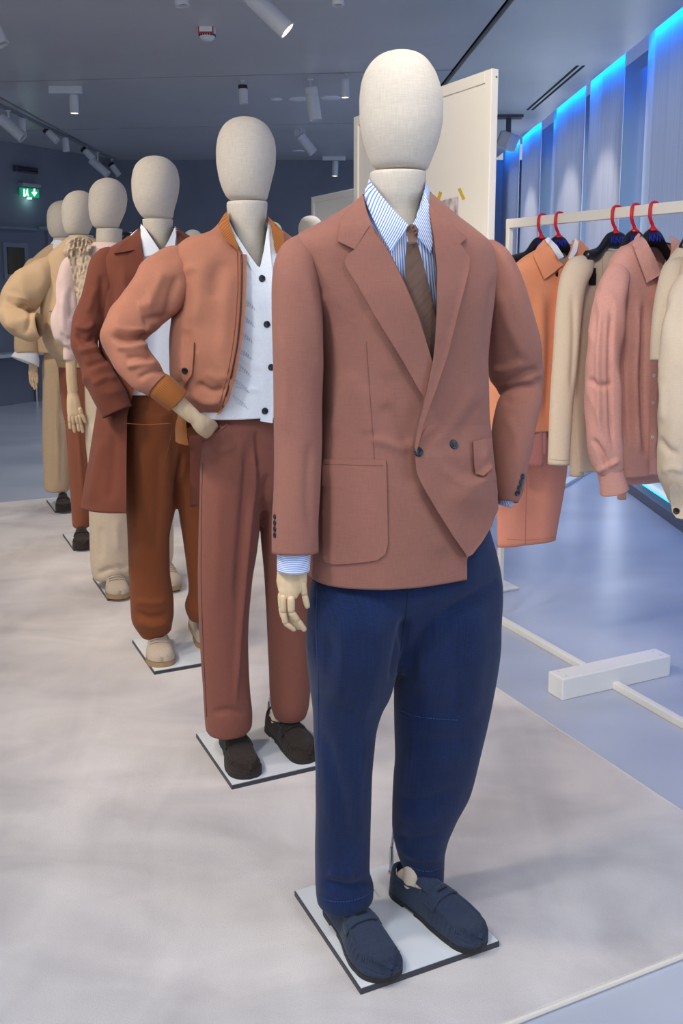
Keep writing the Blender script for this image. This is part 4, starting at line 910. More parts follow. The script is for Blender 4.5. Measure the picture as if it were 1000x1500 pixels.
for k in range(7):      # open-work pattern rows of the knit
    y0 = 436 + k * 24
    for j in range(3):
        a = (354 - k * 2 + j * 2, y0 + j * 5); seam(M, 'lace_stitch', [a, (a[0] + 8, a[1] + 5 - j), (a[0] + 17, a[1] + 13 - 2 * j)], mat('knit_hole', S(210, 215, 224), 0.9), card, 0.0014, 0.0006, dash=(0.004, 0.003))
OPEN2 = [(325, 285), (334, 326), (346, 353), (357, 374), (359, 410), (358, 455), (354, 495), (345, 549), (333, 586), (318, 607), (306, 614), (306, 660), (430, 660), (430, 372), (404, 371), (398, 340), (394, 320), (400, 285)]
jr = [hring(M, 318, 331, 396, 0.95), hring(M, 332, 314, 410, 0.82), hring(M, 344, 292, 430, 0.66), hring(M, 355, 270, 448, 0.56), hring(M, 370, 256, 462, 0.52), hring(M, 395, 251, 470, 0.55), hring(M, 440, 250, 472, 0.62), hring(M, 490, 247, 472, 0.66), hring(M, 535, 247, 470, 0.70), hring(M, 565, 254, 464, 0.74), hring(M, 585, 264, 456, 0.74), hring(M, 596, 274, 446, 0.70)]
bs = [([(258, 372), (264, 420), (256, 470)], 9, -5), ([(300, 380), (290, 430), (284, 480)], 12, 4), ([(322, 380), (312, 440)], 10, -3), ([(338, 390), (330, 460), (326, 520)], 12, 4), ([(262, 400), (290, 390)], 8, 3), ([(285, 560), (310, 575), (330, 566)], 7, -6), ([(278, 575), (300, 590), (325, 588)], 6, 5), ([(300, 545), (320, 555), (338, 545)], 8, 3), ([(272, 480), (275, 540)], 8, -3), ([(262, 555), (275, 580)], 6, -4)]
bomber = loft(M, 'bomber_jacket', jr, M_BOMB, nu=130, nv=150, strokes=bs, drape=[(5, (9, 9, 4)), (2.2, (22, 22, 12)), (4.5, (13, 13, 10), 'r')], cuts=[OPEN2], seed=11)
bb = M.bvh[-1]
patch(M, 'zip_placket', [(349, 367), (352, 371), (361, 373), (361, 412), (359, 455), (355.5, 495), (346, 549), (335, 587), (322, 606), (316, 609), (327, 594), (336, 560), (345, 510), (350, 465), (352, 410)], M_BOMB, bomber, 0.004, 0.003, 4, False, on=[bb])
seam(M, 'zip', [(353, 373), (353.5, 412), (351, 465), (346, 510), (336, 560), (326, 596)], M_ZIP, bomber, 0.0022, 0.002)
seam(M, 'front_stitch', [(347, 370), (348, 412), (345, 465), (340, 510), (331, 556), (322, 590)], mat('terracotta_seam', S(138, 84, 64), 0.9), bomber, 0.0010)
patch(M, 'collar_rib', [(332, 309), (324, 320), (319, 329), (324, 341), (333, 354), (349, 367), (348, 358), (343, 346), (338, 332)], M_RIB, bomber, 0.010, 0.004, 4, False, uvrot=0.9)
patch(M, 'collar_rib', [(392, 317), (404, 328), (414, 339), (417, 352), (411, 364), (404, 372), (401, 360), (400, 346), (396, 330)], M_RIB, bomber, 0.010, 0.004, 4, False, uvrot=-0.6)
patch(M, 'pocket_flap', [(265.5, 492), (275, 496), (284, 501), (283, 525), (280.5, 549), (268.5, 567), (266, 545), (266, 515)], M_BOMB, bomber, 0.003, 0.004, 5, False)
button(M, 'snap_button', 270.6, 543, 0.009, M_BLACK, bomber)
asl = loft(M, 'sleeve', srings(M, [(286, 378, 14, 0, .7), (277, 380, 38, 0, .75), (264, 390, 62, 0, .9), (246, 406, 78, 0, 1.0), (227, 434, 80, 0, .95), (208, 458, 74, 0, .95), (190, 477, 68, -.01, .95), (181, 494, 60, -.03, 1.0), (188, 515, 56, -.055, 1.0), (200, 533, 54, -.08, 1.0), (217, 551, 50, -.10, 1.0), (232, 564, 40, -.115, 1.0)]), M_BOMB, bomber, nu=90, nv=130, cap0=True,
           strokes=[([(160, 492), (185, 497), (215, 492), (235, 500)], 5, -9), ([(165, 480), (195, 486), (225, 478)], 6, 6), ([(168, 508), (192, 510), (220, 505)], 5, 6), ([(180, 525), (200, 522), (228, 522)], 5, -6), ([(182, 538), (205, 534), (232, 534)], 5, 5), ([(200, 556), (222, 545), (245, 545)], 5, -5), ([(205, 470), (230, 465), (248, 470)], 7, -5), ([(200, 450), (225, 446)], 8, 4), ([(240, 395), (225, 430), (215, 450)], 9, 4), ([(262, 400), (250, 440), (246, 475)], 8, -4)],
           drape=[(5, (10, 10, 10)), (2, (24, 24, 24)), (6, (15, 15, 15), 'r')], seed=12)
loft(M, 'cuff_rib', srings(M, [(228, 561, 38, -.115, 1.0), (236, 567, 42, -.118, 1.0), (249, 578, 41, -.124, 1.0), (260, 588, 38, -.128, 1.0)]), M_RIBV, bomber, nu=60, nv=24, lip0=0.02)
# trousers, hand in pocket
hips = loft(M, 'x', [hring(M, 585, 290, 428, 0.62), hring(M, 640, 294, 442, 0.60), hring(M, 690, 293, 448, 0.54), hring(M, 725, 293, 448, 0.46), hring(M, 745, 300, 440, 0.3)], None, make=False, layer=False, lip1=0, cap0=True, cap1=True)
lL = loft(M, 'x', srings(M, edges2rows([(620, 297, 388, 0, 1.05), (690, 293, 386, 0, 1.05), (760, 291, 382, 0, 1.0), (805, 290, 377, 0, 1.0), (850, 289.5, 370, 0, 1.0), (932, 292, 364, 0, 1.0), (1015, 298, 366, 0, 1.05), (1045, 300, 369, 0, 1.1), (1067, 302, 368.5, 0, 1.1)])), None, make=False, layer=False, lip1=0, cap0=True, cap1=True)
lR = loft(M, 'x', srings(M, edges2rows([(620, 372, 444, 0, 1.05), (690, 376, 452, 0, 1.05), (770, 381, 457, 0, 1.0), (849, 387, 458, 0, 1.0), (973, 393, 456, 0, 1.0), (1030, 396, 452, 0, 1.1), (1050, 402, 447, 0, 1.1)])), None, make=False, layer=False, lip1=0, cap0=True, cap1=True)
tr2 = fuse(M, 'trousers', [hips, lL, lR], M_BRTR, voxel=0.006, smooth=10, seed=13, drape=[(2.5, (10, 10, 3))],
     strokes=[([(371, 640), (372, 690), (366, 760), (357, 850), (349, 940), (345, 1040)], 3.5, 8), ([(362, 640), (360, 700), (352, 800), (345, 900)], 7, -5), ([(376, 630), (378, 690)], 4, -4), ([(302, 650), (322, 660), (345, 655)], 5, 3), ([(300, 660), (320, 672)], 4, -3), ([(380, 790), (384, 740), (394, 690)], 6, -6), ([(310, 1045), (335, 1040), (362, 1048)], 6, -4), ([(320, 700), (318, 800), (315, 900)], 10, 2)])
seam(M, 'side_seam', [(298, 660), (295, 760), (296, 900), (303, 1050)], M_BRSEAM, tr2, 0.0012)
hnd = loft(M, 'hand', srings(M, [(246, 578, 24, -.12, .9), (262, 592, 25, -.125, .9), (284, 611, 22, -.13, .85), (286.5, 613, 20, -.13, .85), (288, 614.5, 22, -.13, .8), (298, 623, 29, -.122, .6), (307, 629, 29, -.085, .5), (313, 634, 22, -.03, .5)]), M_WOOD, nu=40, nv=50, lip1=0, cap1=True)
trb = M.bvh[-2]
patch(M, 'pocket_mouth', [(297, 649), (315, 635), (334, 621), (350, 640), (354, 690), (330, 716), (303, 700), (294, 668)], M_BRTR, tr2, lambda x, y: -0.004 + 0.030 * math.exp(-((x - 316) / 18) ** 2 - ((y - 634) / 26) ** 2), 0.003, 4, False, on=[trb])
seam(M, 'pocket_welt', [(297, 646), (315, 635), (334, 621)], M_BRTR, tr2, 0.0025, 0.001)
# ribbed hem of the jacket back, hanging open below the bent arm
rb = loft(M, 'hem_rib', [hring(M, 600, 262, 452, 0.72), hring(M, 620, 257, 450, 0.74), hring(M, 642, 257, 446, 0.74)], M_RIBV, bomber, nu=90, nv=24, cuts=[[(271, 590), (274, 640), (284, 690), (470, 690), (470, 590)]])
shoe(M, (330, 1075), (365, 1142), 0.272, 0.098, 'loafer', M_SUEDE_BROWN, M_SOLE, 1)
shoe(M, (400, 1068), (456, 1118), 0.272, 0.098, 'loafer', M_SUEDE_BROWN, M_SOLE, -1)

# ================================================================== figure 3: long rust coat
M_COAT = fabric('rust_coat', S(112, 61, 46), 0.05, (420, 50), (50, 420), 0.2, 0.8)
M_RUST = fabric('rust_trouser', S(118, 64, 34), 0.05, (420, 50), (50, 420), 0.2)
M_WHITESH = fabric('white_shirting', S(232, 236, 242), 0.03)
M = figure((-0.602, 3.508), 'figure in long open rust coat, white shirt, brown trousers and stone trainers', q=0.85)
plate(M, 0)
head(M, [(228.5, 221, 233), (231, 212, 242), (236, 204.5, 250), (244, 198, 257), (255, 194.5, 261), (268, 193, 262.5), (280, 193.5, 261.5), (292, 195, 259), (303, 199, 256), (312, 204, 254), (318, 209, 253), (321, 215, 250)], [(320.5, 214, 248), (321.5, 209, 253), (340, 210, 252), (380, 211, 252)])
sh3 = loft(M, 'shirt', [hring(M, 332, 206, 257, 0.95), hring(M, 345, 190, 272, 0.8), hring(M, 365, 172, 292, 0.6), hring(M, 400, 164, 302, 0.58), hring(M, 500, 168, 300, 0.6), hring(M, 574, 176, 294, 0.64)], M_WHITESH, nu=80, nv=80, drape=[(3, (9, 9, 4))], cuts=[[(200, 310), (206, 330), (220, 352), (236, 371), (247, 352), (257, 330), (262, 310)]])
patch(M, 'collar_leaf', [(206, 328), (206, 350), (211, 376), (222, 374), (236, 370), (224, 352), (212, 334)], M_WHITESH, sh3, 0.008, 0.003, 4, False)
patch(M, 'collar_leaf', [(256, 333), (258, 345), (255, 366), (246, 368), (237, 371), (246, 354)], M_WHITESH, sh3, 0.008, 0.003, 4, False)
seam(M, 'placket', [(236, 372), (236, 420), (234, 480)], mat('white_seam', S(205, 210, 220), 0.9), sh3, 0.0014)
coat = loft(M, 'coat', [hring(M, 331, 204, 259, 0.95), hring(M, 343, 188, 276, 0.82), hring(M, 356, 168, 296, 0.66), hring(M, 368, 150, 312, 0.55), hring(M, 384, 140, 322, 0.52), hring(M, 420, 139, 326, 0.58), hring(M, 480, 143, 324, 0.62), hring(M, 550, 146, 322, 0.64), hring(M, 610, 141, 326, 0.64), hring(M, 670, 132, 330, 0.64), hring(M, 733, 119, 336, 0.64)], M_COAT, nu=110, nv=150,
            drape=[(6, (7, 7, 2)), (5, (9, 9, 5), 'r')], seed=21, strokes=[([(158, 400), (165, 460), (160, 520)], 7, -6), ([(176, 390), (186, 440), (190, 500)], 8, 5), ([(196, 400), (200, 460)], 6, -4), ([(150, 640), (140, 700), (134, 740)], 7, 6), ([(168, 630), (164, 700), (160, 740)], 7, -6), ([(156, 560), (160, 620)], 6, -5)],
            cuts=[[(198, 300), (204, 332), (207, 368), (213, 402), (212, 450), (206, 520), (195, 575), (186, 610), (185, 680), (185, 800), (279, 800), (278, 660), (270, 560), (264, 400), (258, 335), (264, 300)]])
cb = M.bvh[-1]
patch(M, 'collar', [(205, 332), (192, 345), (180, 356), (166, 371), (181, 369), (197, 366), (212, 402), (214, 398), (208, 368)], M_COAT, coat, 0.006, 0.004, 4, False, on=[cb])
patch(M, 'lapel', [(198, 366), (188, 372), (184, 400), (186, 450), (196, 520), (206, 520), (212, 450), (213, 402), (209, 380)], M_COAT, coat, 0.002, 0.004, 5, False, on=[cb])
loft(M, 'sleeve', srings(M, [(176, 371, 10, 0, .8), (166, 375, 30, 0, .9), (155, 386, 42, 0, 1.0), (148, 405, 50, 0, 1.0), (139, 440, 50, 0, 1.0), (130, 472, 46, 0, 1.0), (124, 497, 39, -.01, 1.05), (131, 522, 44, -.04, 1.0), (143, 546, 48, -.07, 1.0), (157, 574, 48, -.10, 1.0), (171, 604, 44, -.12, 1.0)]), M_COAT, coat, nu=70, nv=110, cap0=True,
     strokes=[([(110, 490), (125, 500), (140, 492)], 4, -7), ([(108, 475), (125, 482), (140, 472)], 5, 6), ([(112, 515), (130, 512), (148, 508)], 5, 6), ([(122, 540), (145, 530), (160, 530)], 5, -6), ([(135, 565), (155, 552), (172, 555)], 5, 5), ([(150, 400), (150, 440), (152, 470)], 6, -5), ([(140, 420), (128, 460)], 6, 4)], drape=[(4, (10, 10, 10)), (7, (11, 11, 11), 'r')], seed=22)
hips = loft(M, 'x', [hring(M, 572, 186, 292, 0.62), hring(M, 610, 183, 298, 0.60), hring(M, 660, 183, 305, 0.54), hring(M, 695, 184, 305, 0.46), hring(M, 715, 192, 298, 0.3)], None, make=False, layer=False, lip1=0, cap0=True, cap1=True)
lL = loft(M, 'x', srings(M, edges2rows([(600, 184, 262, 0, 1.05), (660, 182.5, 262, 0, 1.05), (720, 184.5, 260, 0, 1.0), (742, 185, 257, 0, 1.0), (790, 187, 248, 0, 1.0), (838, 188.5, 249, 0, 1.0), (879, 190.5, 255, 0, 1.0), (903, 192, 256, 0, 1.0), (917, 200, 254.5, 0, 1.0), (929, 208, 253, 0, 1.0)])), None, make=False, layer=False, lip1=0, cap0=True, cap1=True)
lR = loft(M, 'x', srings(M, edges2rows([(600, 248, 304, 0, 1.05), (690, 254, 310, 0, 1.05), (751, 262, 314, 0, 1.0), (796, 269, 318, 0, 1.0), (865, 276, 322, 0, 1.0), (888, 270, 322, 0, 1.0), (900, 274, 318, 0, 1.0), (908, 279, 314, 0, 1.0)])), None, make=False, layer=False, lip1=0, cap0=True, cap1=True)
tr3 = fuse(M, 'trousers', [hips, lL, lR], M_RUST, voxel=0.008, smooth=8, seed=23, drape=[(4, (9, 9, 3))], strokes=[([(196, 895), (220, 905), (252, 896)], 5, -6), ([(200, 908), (225, 918), (250, 908)], 5, 6), ([(258, 745), (262, 700), (268, 660)], 5, -6), ([(210, 640), (208, 740), (206, 840)], 10, 4), ([(235, 640), (232, 720), (228, 820)], 9, -4), ([(195, 880), (225, 884), (250, 878)], 5, 4)])
seam(M, 'waist_seam', [(184, 620), (215, 622), (250, 620)], mat('rust_seam', S(150, 92, 56), 0.9), tr3, 0.0014)
seam(M, 'pocket_seam', [(252, 628), (246, 660), (238, 690)], mat('rust_seam_dark', S(96, 54, 32), 0.9), tr3, 0.0014)
shoe(M, (228, 930), (238, 978), 0.285, 0.104, 'trainer', M_SUEDE_GREY, M_GUM, 1, sock=False)
shoe(M, (284, 912), (309, 950), 0.285, 0.104, 'trainer', M_SUEDE_GREY, M_GUM, -1, sock=False)

# ================================================================== figure 4: pale pink top, knit over the shoulders, wide cream trousers
M_PINK = fabric('pale_pink_cotton', S(226, 200, 192), 0.05)
M_KNITB = fabric('cream_cable_knit', S(204, 184, 158), 0.22, (160, 40), (40, 160), 1.0)
M_CREAM = fabric('cream_trouser', S(200, 182, 160), 0.05)
M = figure((-0.967, 4.323), 'figure in pale pink top with knit over its shoulders and wide cream trousers', q=0.75)
plate(M, 0)
head(M, [(y, a, b) for y, a, b in ellipse_head(158, 260.5, 335, 55.5)], [(334.5, 143, 174), (335.5, 141.5, 179), (350, 141, 178), (380, 141, 178)])
top = loft(M, 'top', [hring(M, 356, 138, 182, 0.95), hring(M, 364, 126, 194, 0.82), hring(M, 374, 112, 208, 0.62), hring(M, 390, 104, 216, 0.54), hring(M, 440, 105, 216, 0.6), hring(M, 500, 110, 212, 0.62), hring(M, 528, 114, 208, 0.64)], M_PINK, nu=80, nv=80, drape=[(5, (8, 8, 3))], seed=31)
loft(M, 'sleeve', srings(M, [(122, 376, 10, 0, .8), (114, 380, 22, 0, .9), (105, 390, 30, 0, 1.0), (99, 412, 32, 0, 1.0), (96, 445, 35, 0, 1.0), (94.5, 472, 36, 0, 1.0), (97, 490, 34, 0, 1.0), (102, 500, 24, 0, 1.0), (103, 508, 19, 0, 1.0), (103, 516, 20, 0, 1.0), (103, 527, 18, 0, 1.0)]), M_PINK, top, nu=60, nv=80, cap0=True, drape=[(5, (12, 12, 6)), (7, (14, 14, 8), 'r')], seed=32,
     strokes=[([(88, 488), (100, 496), (110, 490)], 3, -6), ([(92, 500), (104, 504), (112, 500)], 3, 6), ([(94, 420), (92, 460), (94, 490)], 4, 5), ([(104, 420), (104, 470)], 4, -5)])
patch(M, 'shoulder_knit', [(98, 368), (104, 352), (118, 348), (132, 354), (133, 364), (130, 372), (136, 382), (130, 404), (121, 428), (115, 442), (109, 422), (104, 392)], M_KNITB, M.root, lambda x, y: 0.02 + 0.004 * math.sin(x * 1.1 + y * 0.25) + 0.004 * vnoise(np.array([[x / 5, y / 4, 1.0]]), 3)[0], 0.006, 3, True)
kn = M.root
lay = loft(M, 'knit_roll', srings(M, [(100, 372, 14, .0, 1.6), (106, 360, 20, .03, 1.6), (117, 354, 20, .05, 1.5), (128, 355, 16, .06, 1.4), (134, 360, 9, .06, 1.4)]), M_KNITB, nu=40, nv=40, lip1=0, cap0=True, cap1=True, drape=[(3.5, (60, 60, 30))], seed=33)
ha = loft(M, 'hand', srings(M, [(104, 520, 15.5, 0, .9), (104.5, 550, 15, 0, .9), (106, 572, 15, 0, .9), (106, 575, 14, 0, .85), (106.3, 577, 15.5, 0, .8), (107.5, 590, 19, -.01, .6), (109, 603, 21, -.015, .5), (109.5, 610, 19, -.02, .45), (109.5, 611.5, 14, -.02, .4)]), M_WOOD, nu=32, nv=40, lip1=0, cap1=True)
finger(M, [(101.5, 609, 0), (102, 619), (103, 629)], 5.6, ha, -.02); finger(M, [(106.5, 610), (107.5, 622), (109.5, 634)], 5.8, ha, -.025); finger(M, [(111.5, 610), (114, 621), (116, 632)], 5.8, ha, -.03); finger(M, [(115.5, 608), (118.5, 622), (121.5, 634)], 5.8, ha, -.03); finger(M, [(117, 598), (119.5, 606), (125.5, 620)], 5.8, ha, -.035, 'thumb')
hips = loft(M, 'x', [hring(M, 515, 122, 202, 0.60), hring(M, 610, 124, 214, 0.60), hring(M, 660, 126, 228, 0.54), hring(M, 690, 130, 230, 0.4)], None, make=False, layer=False, lip1=0, cap0=True, cap1=True)
lL = loft(M, 'x', srings(M, edges2rows([(620, 126, 185, 0, 1.1), (700, 130, 190, 0, 1.1), (760, 131, 193, 0, 1.1), (810, 132, 196, 0, 1.1), (830, 133, 197, 0, 1.1), (846, 138, 197, -.01, 1.05)])), None, make=False, layer=False, lip1=0, cap0=True, cap1=True)
lR = loft(M, 'x', srings(M, edges2rows([(620, 170, 226, 0, 1.1), (700, 190, 244, 0, 1.1), (760, 198, 253, 0, 1.1), (810, 204, 255, 0, 1.1), (836, 208, 250, 0, 1.1)])), None, make=False, layer=False, lip1=0, cap0=True, cap1=True)
fuse(M, 'trousers', [hips, lL, lR], M_CREAM, voxel=0.010, smooth=6, seed=34, drape=[(5, (9, 9, 3))], strokes=[([(140, 842), (165, 832), (190, 834)], 4, -8), ([(160, 828), (180, 836), (195, 830)], 3, 6), ([(170, 760), (172, 810)], 6, 4), ([(146, 770), (148, 820)], 6, -4)])
shoe(M, (160, 842), (176, 878), 0.285, 0.104, 'trainer', M_SUEDE_GREY, M_GUM, 1, sock=False)
shoe(M, (236, 836), (252, 866), 0.285, 0.104, 'trainer', M_SUEDE_GREY, M_GUM, -1, sock=False)

# ================================================================== figure 5: sand blouson, rust trousers
M_SAND = fabric('sand_cotton', S(198, 169, 134), 0.05, rough=0.7)
M_SANDD = fabric('sand_elastic', S(190, 158, 116), 0.08)
M_RUST2 = fabric('brick_trouser', S(140, 84, 62), 0.06)
M = figure((-1.342, 5.127), 'figure in sand blouson with gathered hem and ballooning sleeve, brick brown trousers', q=0.7)
plate(M, 0)
head(M, ellipse_head(116, 279, 345, 49.5), [(344.5, 103, 133), (345.5, 101, 136), (356, 101, 136), (380, 101, 136)])
bl = loft(M, 'blouson', [hring(M, 350, 98, 140, 0.95), hring(M, 360, 86, 156, 0.82), hring(M, 372, 72, 172, 0.6), hring(M, 388, 62, 184, 0.54), hring(M, 420, 59, 188, 0.62), hring(M, 465, 59, 190, 0.7), hring(M, 495, 62, 188, 0.74), hring(M, 515, 70, 182, 0.76), hring(M, 526, 80, 174, 0.70)], M_SAND, nu=90, nv=90, drape=[(8, (9, 9, 3))], seed=41, strokes=[([(70, 400), (76, 440), (72, 480)], 5, -7), ([(88, 380), (94, 420)], 5, 6), ([(70, 510), (85, 500), (100, 510)], 4, 6), ([(80, 440), (84, 490)], 6, 5)])
loft(M, 'waistband', [hring(M, 522, 80, 174, 0.68), hring(M, 529, 82, 172, 0.68), hring(M, 536, 84, 170, 0.68)], M_SANDD, bl, nu=90, nv=14)
seam(M, 'yoke_seam', [(72, 456), (80, 455), (92, 452)], mat('sand_seam', S(150, 122, 88), 0.9), bl, 0.002)
loft(M, 'sleeve', srings(M, [(90, 376, 10, 0, .8), (82, 384, 30, 0, .9), (70, 397, 48, 0, 1.0), (52, 414, 56, 0, 1.0), (36, 430, 56, 0, 1.0), (24, 446, 50, -.01, 1.0), (21, 462, 42, -.05, 1.0), (31, 474, 44, -.09, 1.0), (45, 478, 42, -.12, 1.0), (58, 476, 36, -.14, 1.0)]), M_SAND, bl, nu=60, nv=90, cap0=True, drape=[(6, (10, 10, 10)), (8, (9, 9, 9), 'r')], seed=42, strokes=[([(2, 440), (20, 446), (45, 450)], 3, -12), ([(5, 430), (25, 436), (48, 440)], 4, 8), ([(45, 452), (42, 470), (36, 492)], 3, -7), ([(8, 470), (20, 485)], 4, 5)])
hips = loft(M, 'x', [hring(M, 520, 84, 170, 0.62), hring(M, 560, 86, 178, 0.60), hring(M, 600, 90, 180, 0.52), hring(M, 622, 98, 176, 0.3)], None, make=False, layer=False, lip1=0, cap0=True, cap1=True)
lL = loft(M, 'x', srings(M, edges2rows([(545, 86, 132, 0, 1.05), (590, 91, 134, 0, 1.05), (626, 96, 134, 0, 1.05), (728, 103.5, 133, 0, 1.1), (760, 105.5, 133, 0, 1.1), (772, 106.5, 132, 0, 1.1)])), None, make=False, layer=False, lip1=0, cap0=True, cap1=True)
lR = loft(M, 'x', srings(M, edges2rows([(545, 130, 176, 0, 1.05), (626, 138, 178, 0, 1.05), (728, 146, 178, 0, 1.1), (764, 150, 177, 0, 1.1)])), None, make=False, layer=False, lip1=0, cap0=True, cap1=True)
fuse(M, 'trousers', [hips, lL, lR], M_RUST2, voxel=0.011, smooth=5, seed=43, drape=[(3, (9, 9, 3))], strokes=[([(110, 580), (118, 680), (121, 760)], 2.5, 8)])
shoe(M, (117, 774), (122, 805), 0.275, 0.10, 'loafer', M_SUEDE_BROWN, M_SOLE, 1); shoe(M, (160, 768), (175, 794), 0.275, 0.10, 'loafer', M_SUEDE_BROWN, M_SOLE, -1)

# ================================================================== figure 6: sand suit with a white turned-back cuff
M_SAND2 = fabric('camel_suiting', S(202, 174, 140), 0.05)
M = figure((-1.693, 5.981), 'figure in camel suit and white shirt, turned back cuff, farthest along the rug', q=0.65)
plate(M, 0)
head(M, ellipse_head(92.5, 293.5, 349, 46), [(348.5, 80, 106), (349.5, 78.5, 110), (360, 79, 110), (380, 79, 110)])
sh = loft(M, 'shirt', [hring(M, 352, 78, 112, 0.95), hring(M, 362, 70, 122, 0.8), hring(M, 376, 56, 136, 0.55), hring(M, 430, 52, 140, 0.55)], M_WHITESH, nu=60, nv=40)
patch(M, 'collar_leaf', [(79, 354), (77, 362), (82, 372), (90, 368), (95, 362), (86, 360)], M_WHITESH, sh, 0.012, 0.004, 3, False)
jk = loft(M, 'jacket', [hring(M, 356, 78, 112, 0.95), hring(M, 364, 66, 122, 0.8), hring(M, 374, 54, 136, 0.62), hring(M, 386, 44, 146, 0.54), hring(M, 410, 42, 148, 0.56), hring(M, 470, 46, 146, 0.6), hring(M, 515, 50, 146, 0.62)], M_SAND2, nu=80, nv=90, drape=[(4, (8, 8, 3))], seed=51, cuts=[[(74, 340), (78, 358), (90, 410), (100, 440), (108, 400), (112, 340)]])
loft(M, 'sleeve', srings(M, [(60, 380, 10, 0, .8), (52, 386, 24, 0, .9), (46, 400, 28, 0, 1.0), (41, 440, 32, 0, 1.0), (38, 480, 34, -.01, 1.0), (38, 505, 34, -.02, 1.0), (39, 518, 32, -.03, 1.0)]), M_SAND2, jk, nu=50, nv=60, cap0=True, drape=[(6, (12, 12, 6))], seed=52)
loft(M, 'turned_cuff', srings(M, [(44, 512, 24, -.03, .9), (40, 521, 36, -.035, .8), (36.5, 530, 42, -.04, .7)]), M_WHITESH, sh, nu=40, nv=20)
ha = loft(M, 'hand', srings(M, [(48, 522, 12, -.03, .9), (48.5, 536, 12.5, -.03, .8), (48.5, 548, 13.5, -.03, .5), (49, 553, 11, -.03, .4)]), M_WOOD, nu=24, nv=20, lip1=0, cap1=True)
finger(M, [(44, 550), (44, 558), (48, 567)], 4, ha, -.035); finger(M, [(47.5, 552), (48, 560), (51, 571)], 4, ha, -.04); finger(M, [(51, 552), (52, 560), (53.5, 570)], 4, ha, -.04); finger(M, [(53, 545), (54.5, 552), (54.5, 562)], 4, ha, -.045, 'thumb')
hips = loft(M, 'x', [hring(M, 510, 64, 142, 0.6), hring(M, 560, 62, 146, 0.56), hring(M, 600, 66, 144, 0.4)], None, make=False, layer=False, lip1=0, cap0=True, cap1=True)
lL = loft(M, 'x', srings(M, edges2rows([(530, 62, 104, 0, 1.1), (590, 63, 103, 0, 1.1), (660, 63.5, 102, 0, 1.1), (718, 64.5, 101, 0, 1.1)])), None, make=False, layer=False, lip1=0, cap0=True, cap1=True)
lR = loft(M, 'x', srings(M, edges2rows([(530, 104, 146, 0, 1.1), (590, 108, 148, 0, 1.1), (714, 112, 148, 0, 1.1)])), None, make=False, layer=False, lip1=0, cap0=True, cap1=True)
fuse(M, 'trousers', [hips, lL, lR], M_SAND2, voxel=0.012, smooth=4, seed=53, drape=[(3, (9, 9, 3))], strokes=[([(84, 540), (84, 640), (85, 715)], 2, 10)])
shoe(M, (88, 722), (95, 750), 0.275, 0.10, 'loafer', M_SUEDE_BROWN, M_SOLE, 1); shoe(M, (125, 718), (138, 742), 0.275, 0.10, 'loafer', M_SUEDE_BROWN, M_SOLE, -1)

# ================================================================== three figures standing farther back, only their heads in view
def mring(C, z, a, b, dx=0.0, du=0.0): return (np.array([C[0], C[1], z]) + VV * dx + UU * du, VV * a, UU * b, 2.2)
def back_figure(px, Y, ztop, col, label, nm, hm=None):
    C = (at_depth(px, 415, Y)[0], Y); M = figure(C, label, 'figures standing beyond the rug', 0.5); k = ztop / 1.86
    plate(M, 0); H = [(0, .008), (.004, .026), (.02, .055), (.05, .075), (.09, .083), (.13, .082), (.18, .072), (.215, .06), (.235, .05), (.24, .03)]
    loft(M, 'head', [mring(C, (1.86 - t) * k, r, r * 1.12) for t, r in H], hm or M_LINEN, lip1=0, cap0=True, cap1=True)
    loft(M, 'neck', [mring(C, 1.62 * k, .055, .055), mring(C, 1.50 * k, .058, .058)], M_LINEN, lip1=0, cap0=True)
    mm = fabric(nm, col, 0.05)
    jk = loft(M, 'jacket', [mring(C, z * k, a, b) for z, a, b in ((1.55, .062, .062), (1.53, .11, .08), (1.49, .19, .10), (1.44, .225, .115), (1.25, .21, .13), (1.05, .19, .12), (.85, .21, .13))], mm, drape=[(5, (8, 8, 3))])
    for s in (-1, 1):
        loft(M, 'sleeve', [mring(C, z * k, a, a, s * x) for z, a, x in ((1.49, .02, .19), (1.46, .06, .205), (1.38, .068, .225), (1.15, .06, .25), (.90, .05, .26))], mm, jk, cap0=True)
        lg = loft(M, 'trouser_leg', [mring(C, z * k, a, a, s * x) for z, a, x in ((.95, .10, .08), (.6, .09, .09), (.1, .075, .10))], M_CREAM, lip1=0.02)
    return M
back_figure(455, 6.9, 1.872, S(150, 110, 96), 'pale fabric-headed figure beside the white display board, body hidden by brown jacket', 'dusty_brown_cloth')
back_figure(399, 8.0, 1.90, S(160, 130, 110), 'pale head peeking out behind the ochre collar of the bomber jacket', 'taupe_cloth')
back_figure(284, 8.5, 1.862, S(70, 66, 70), 'pale head top just showing over the shoulder of the bomber jacket', 'charcoal_cloth')
back_figure(189, 8.9, 1.868, S(52, 50, 54), 'dark headed figure almost hidden behind the rust coat shoulder', 'graphite_cloth', M_BLACK)
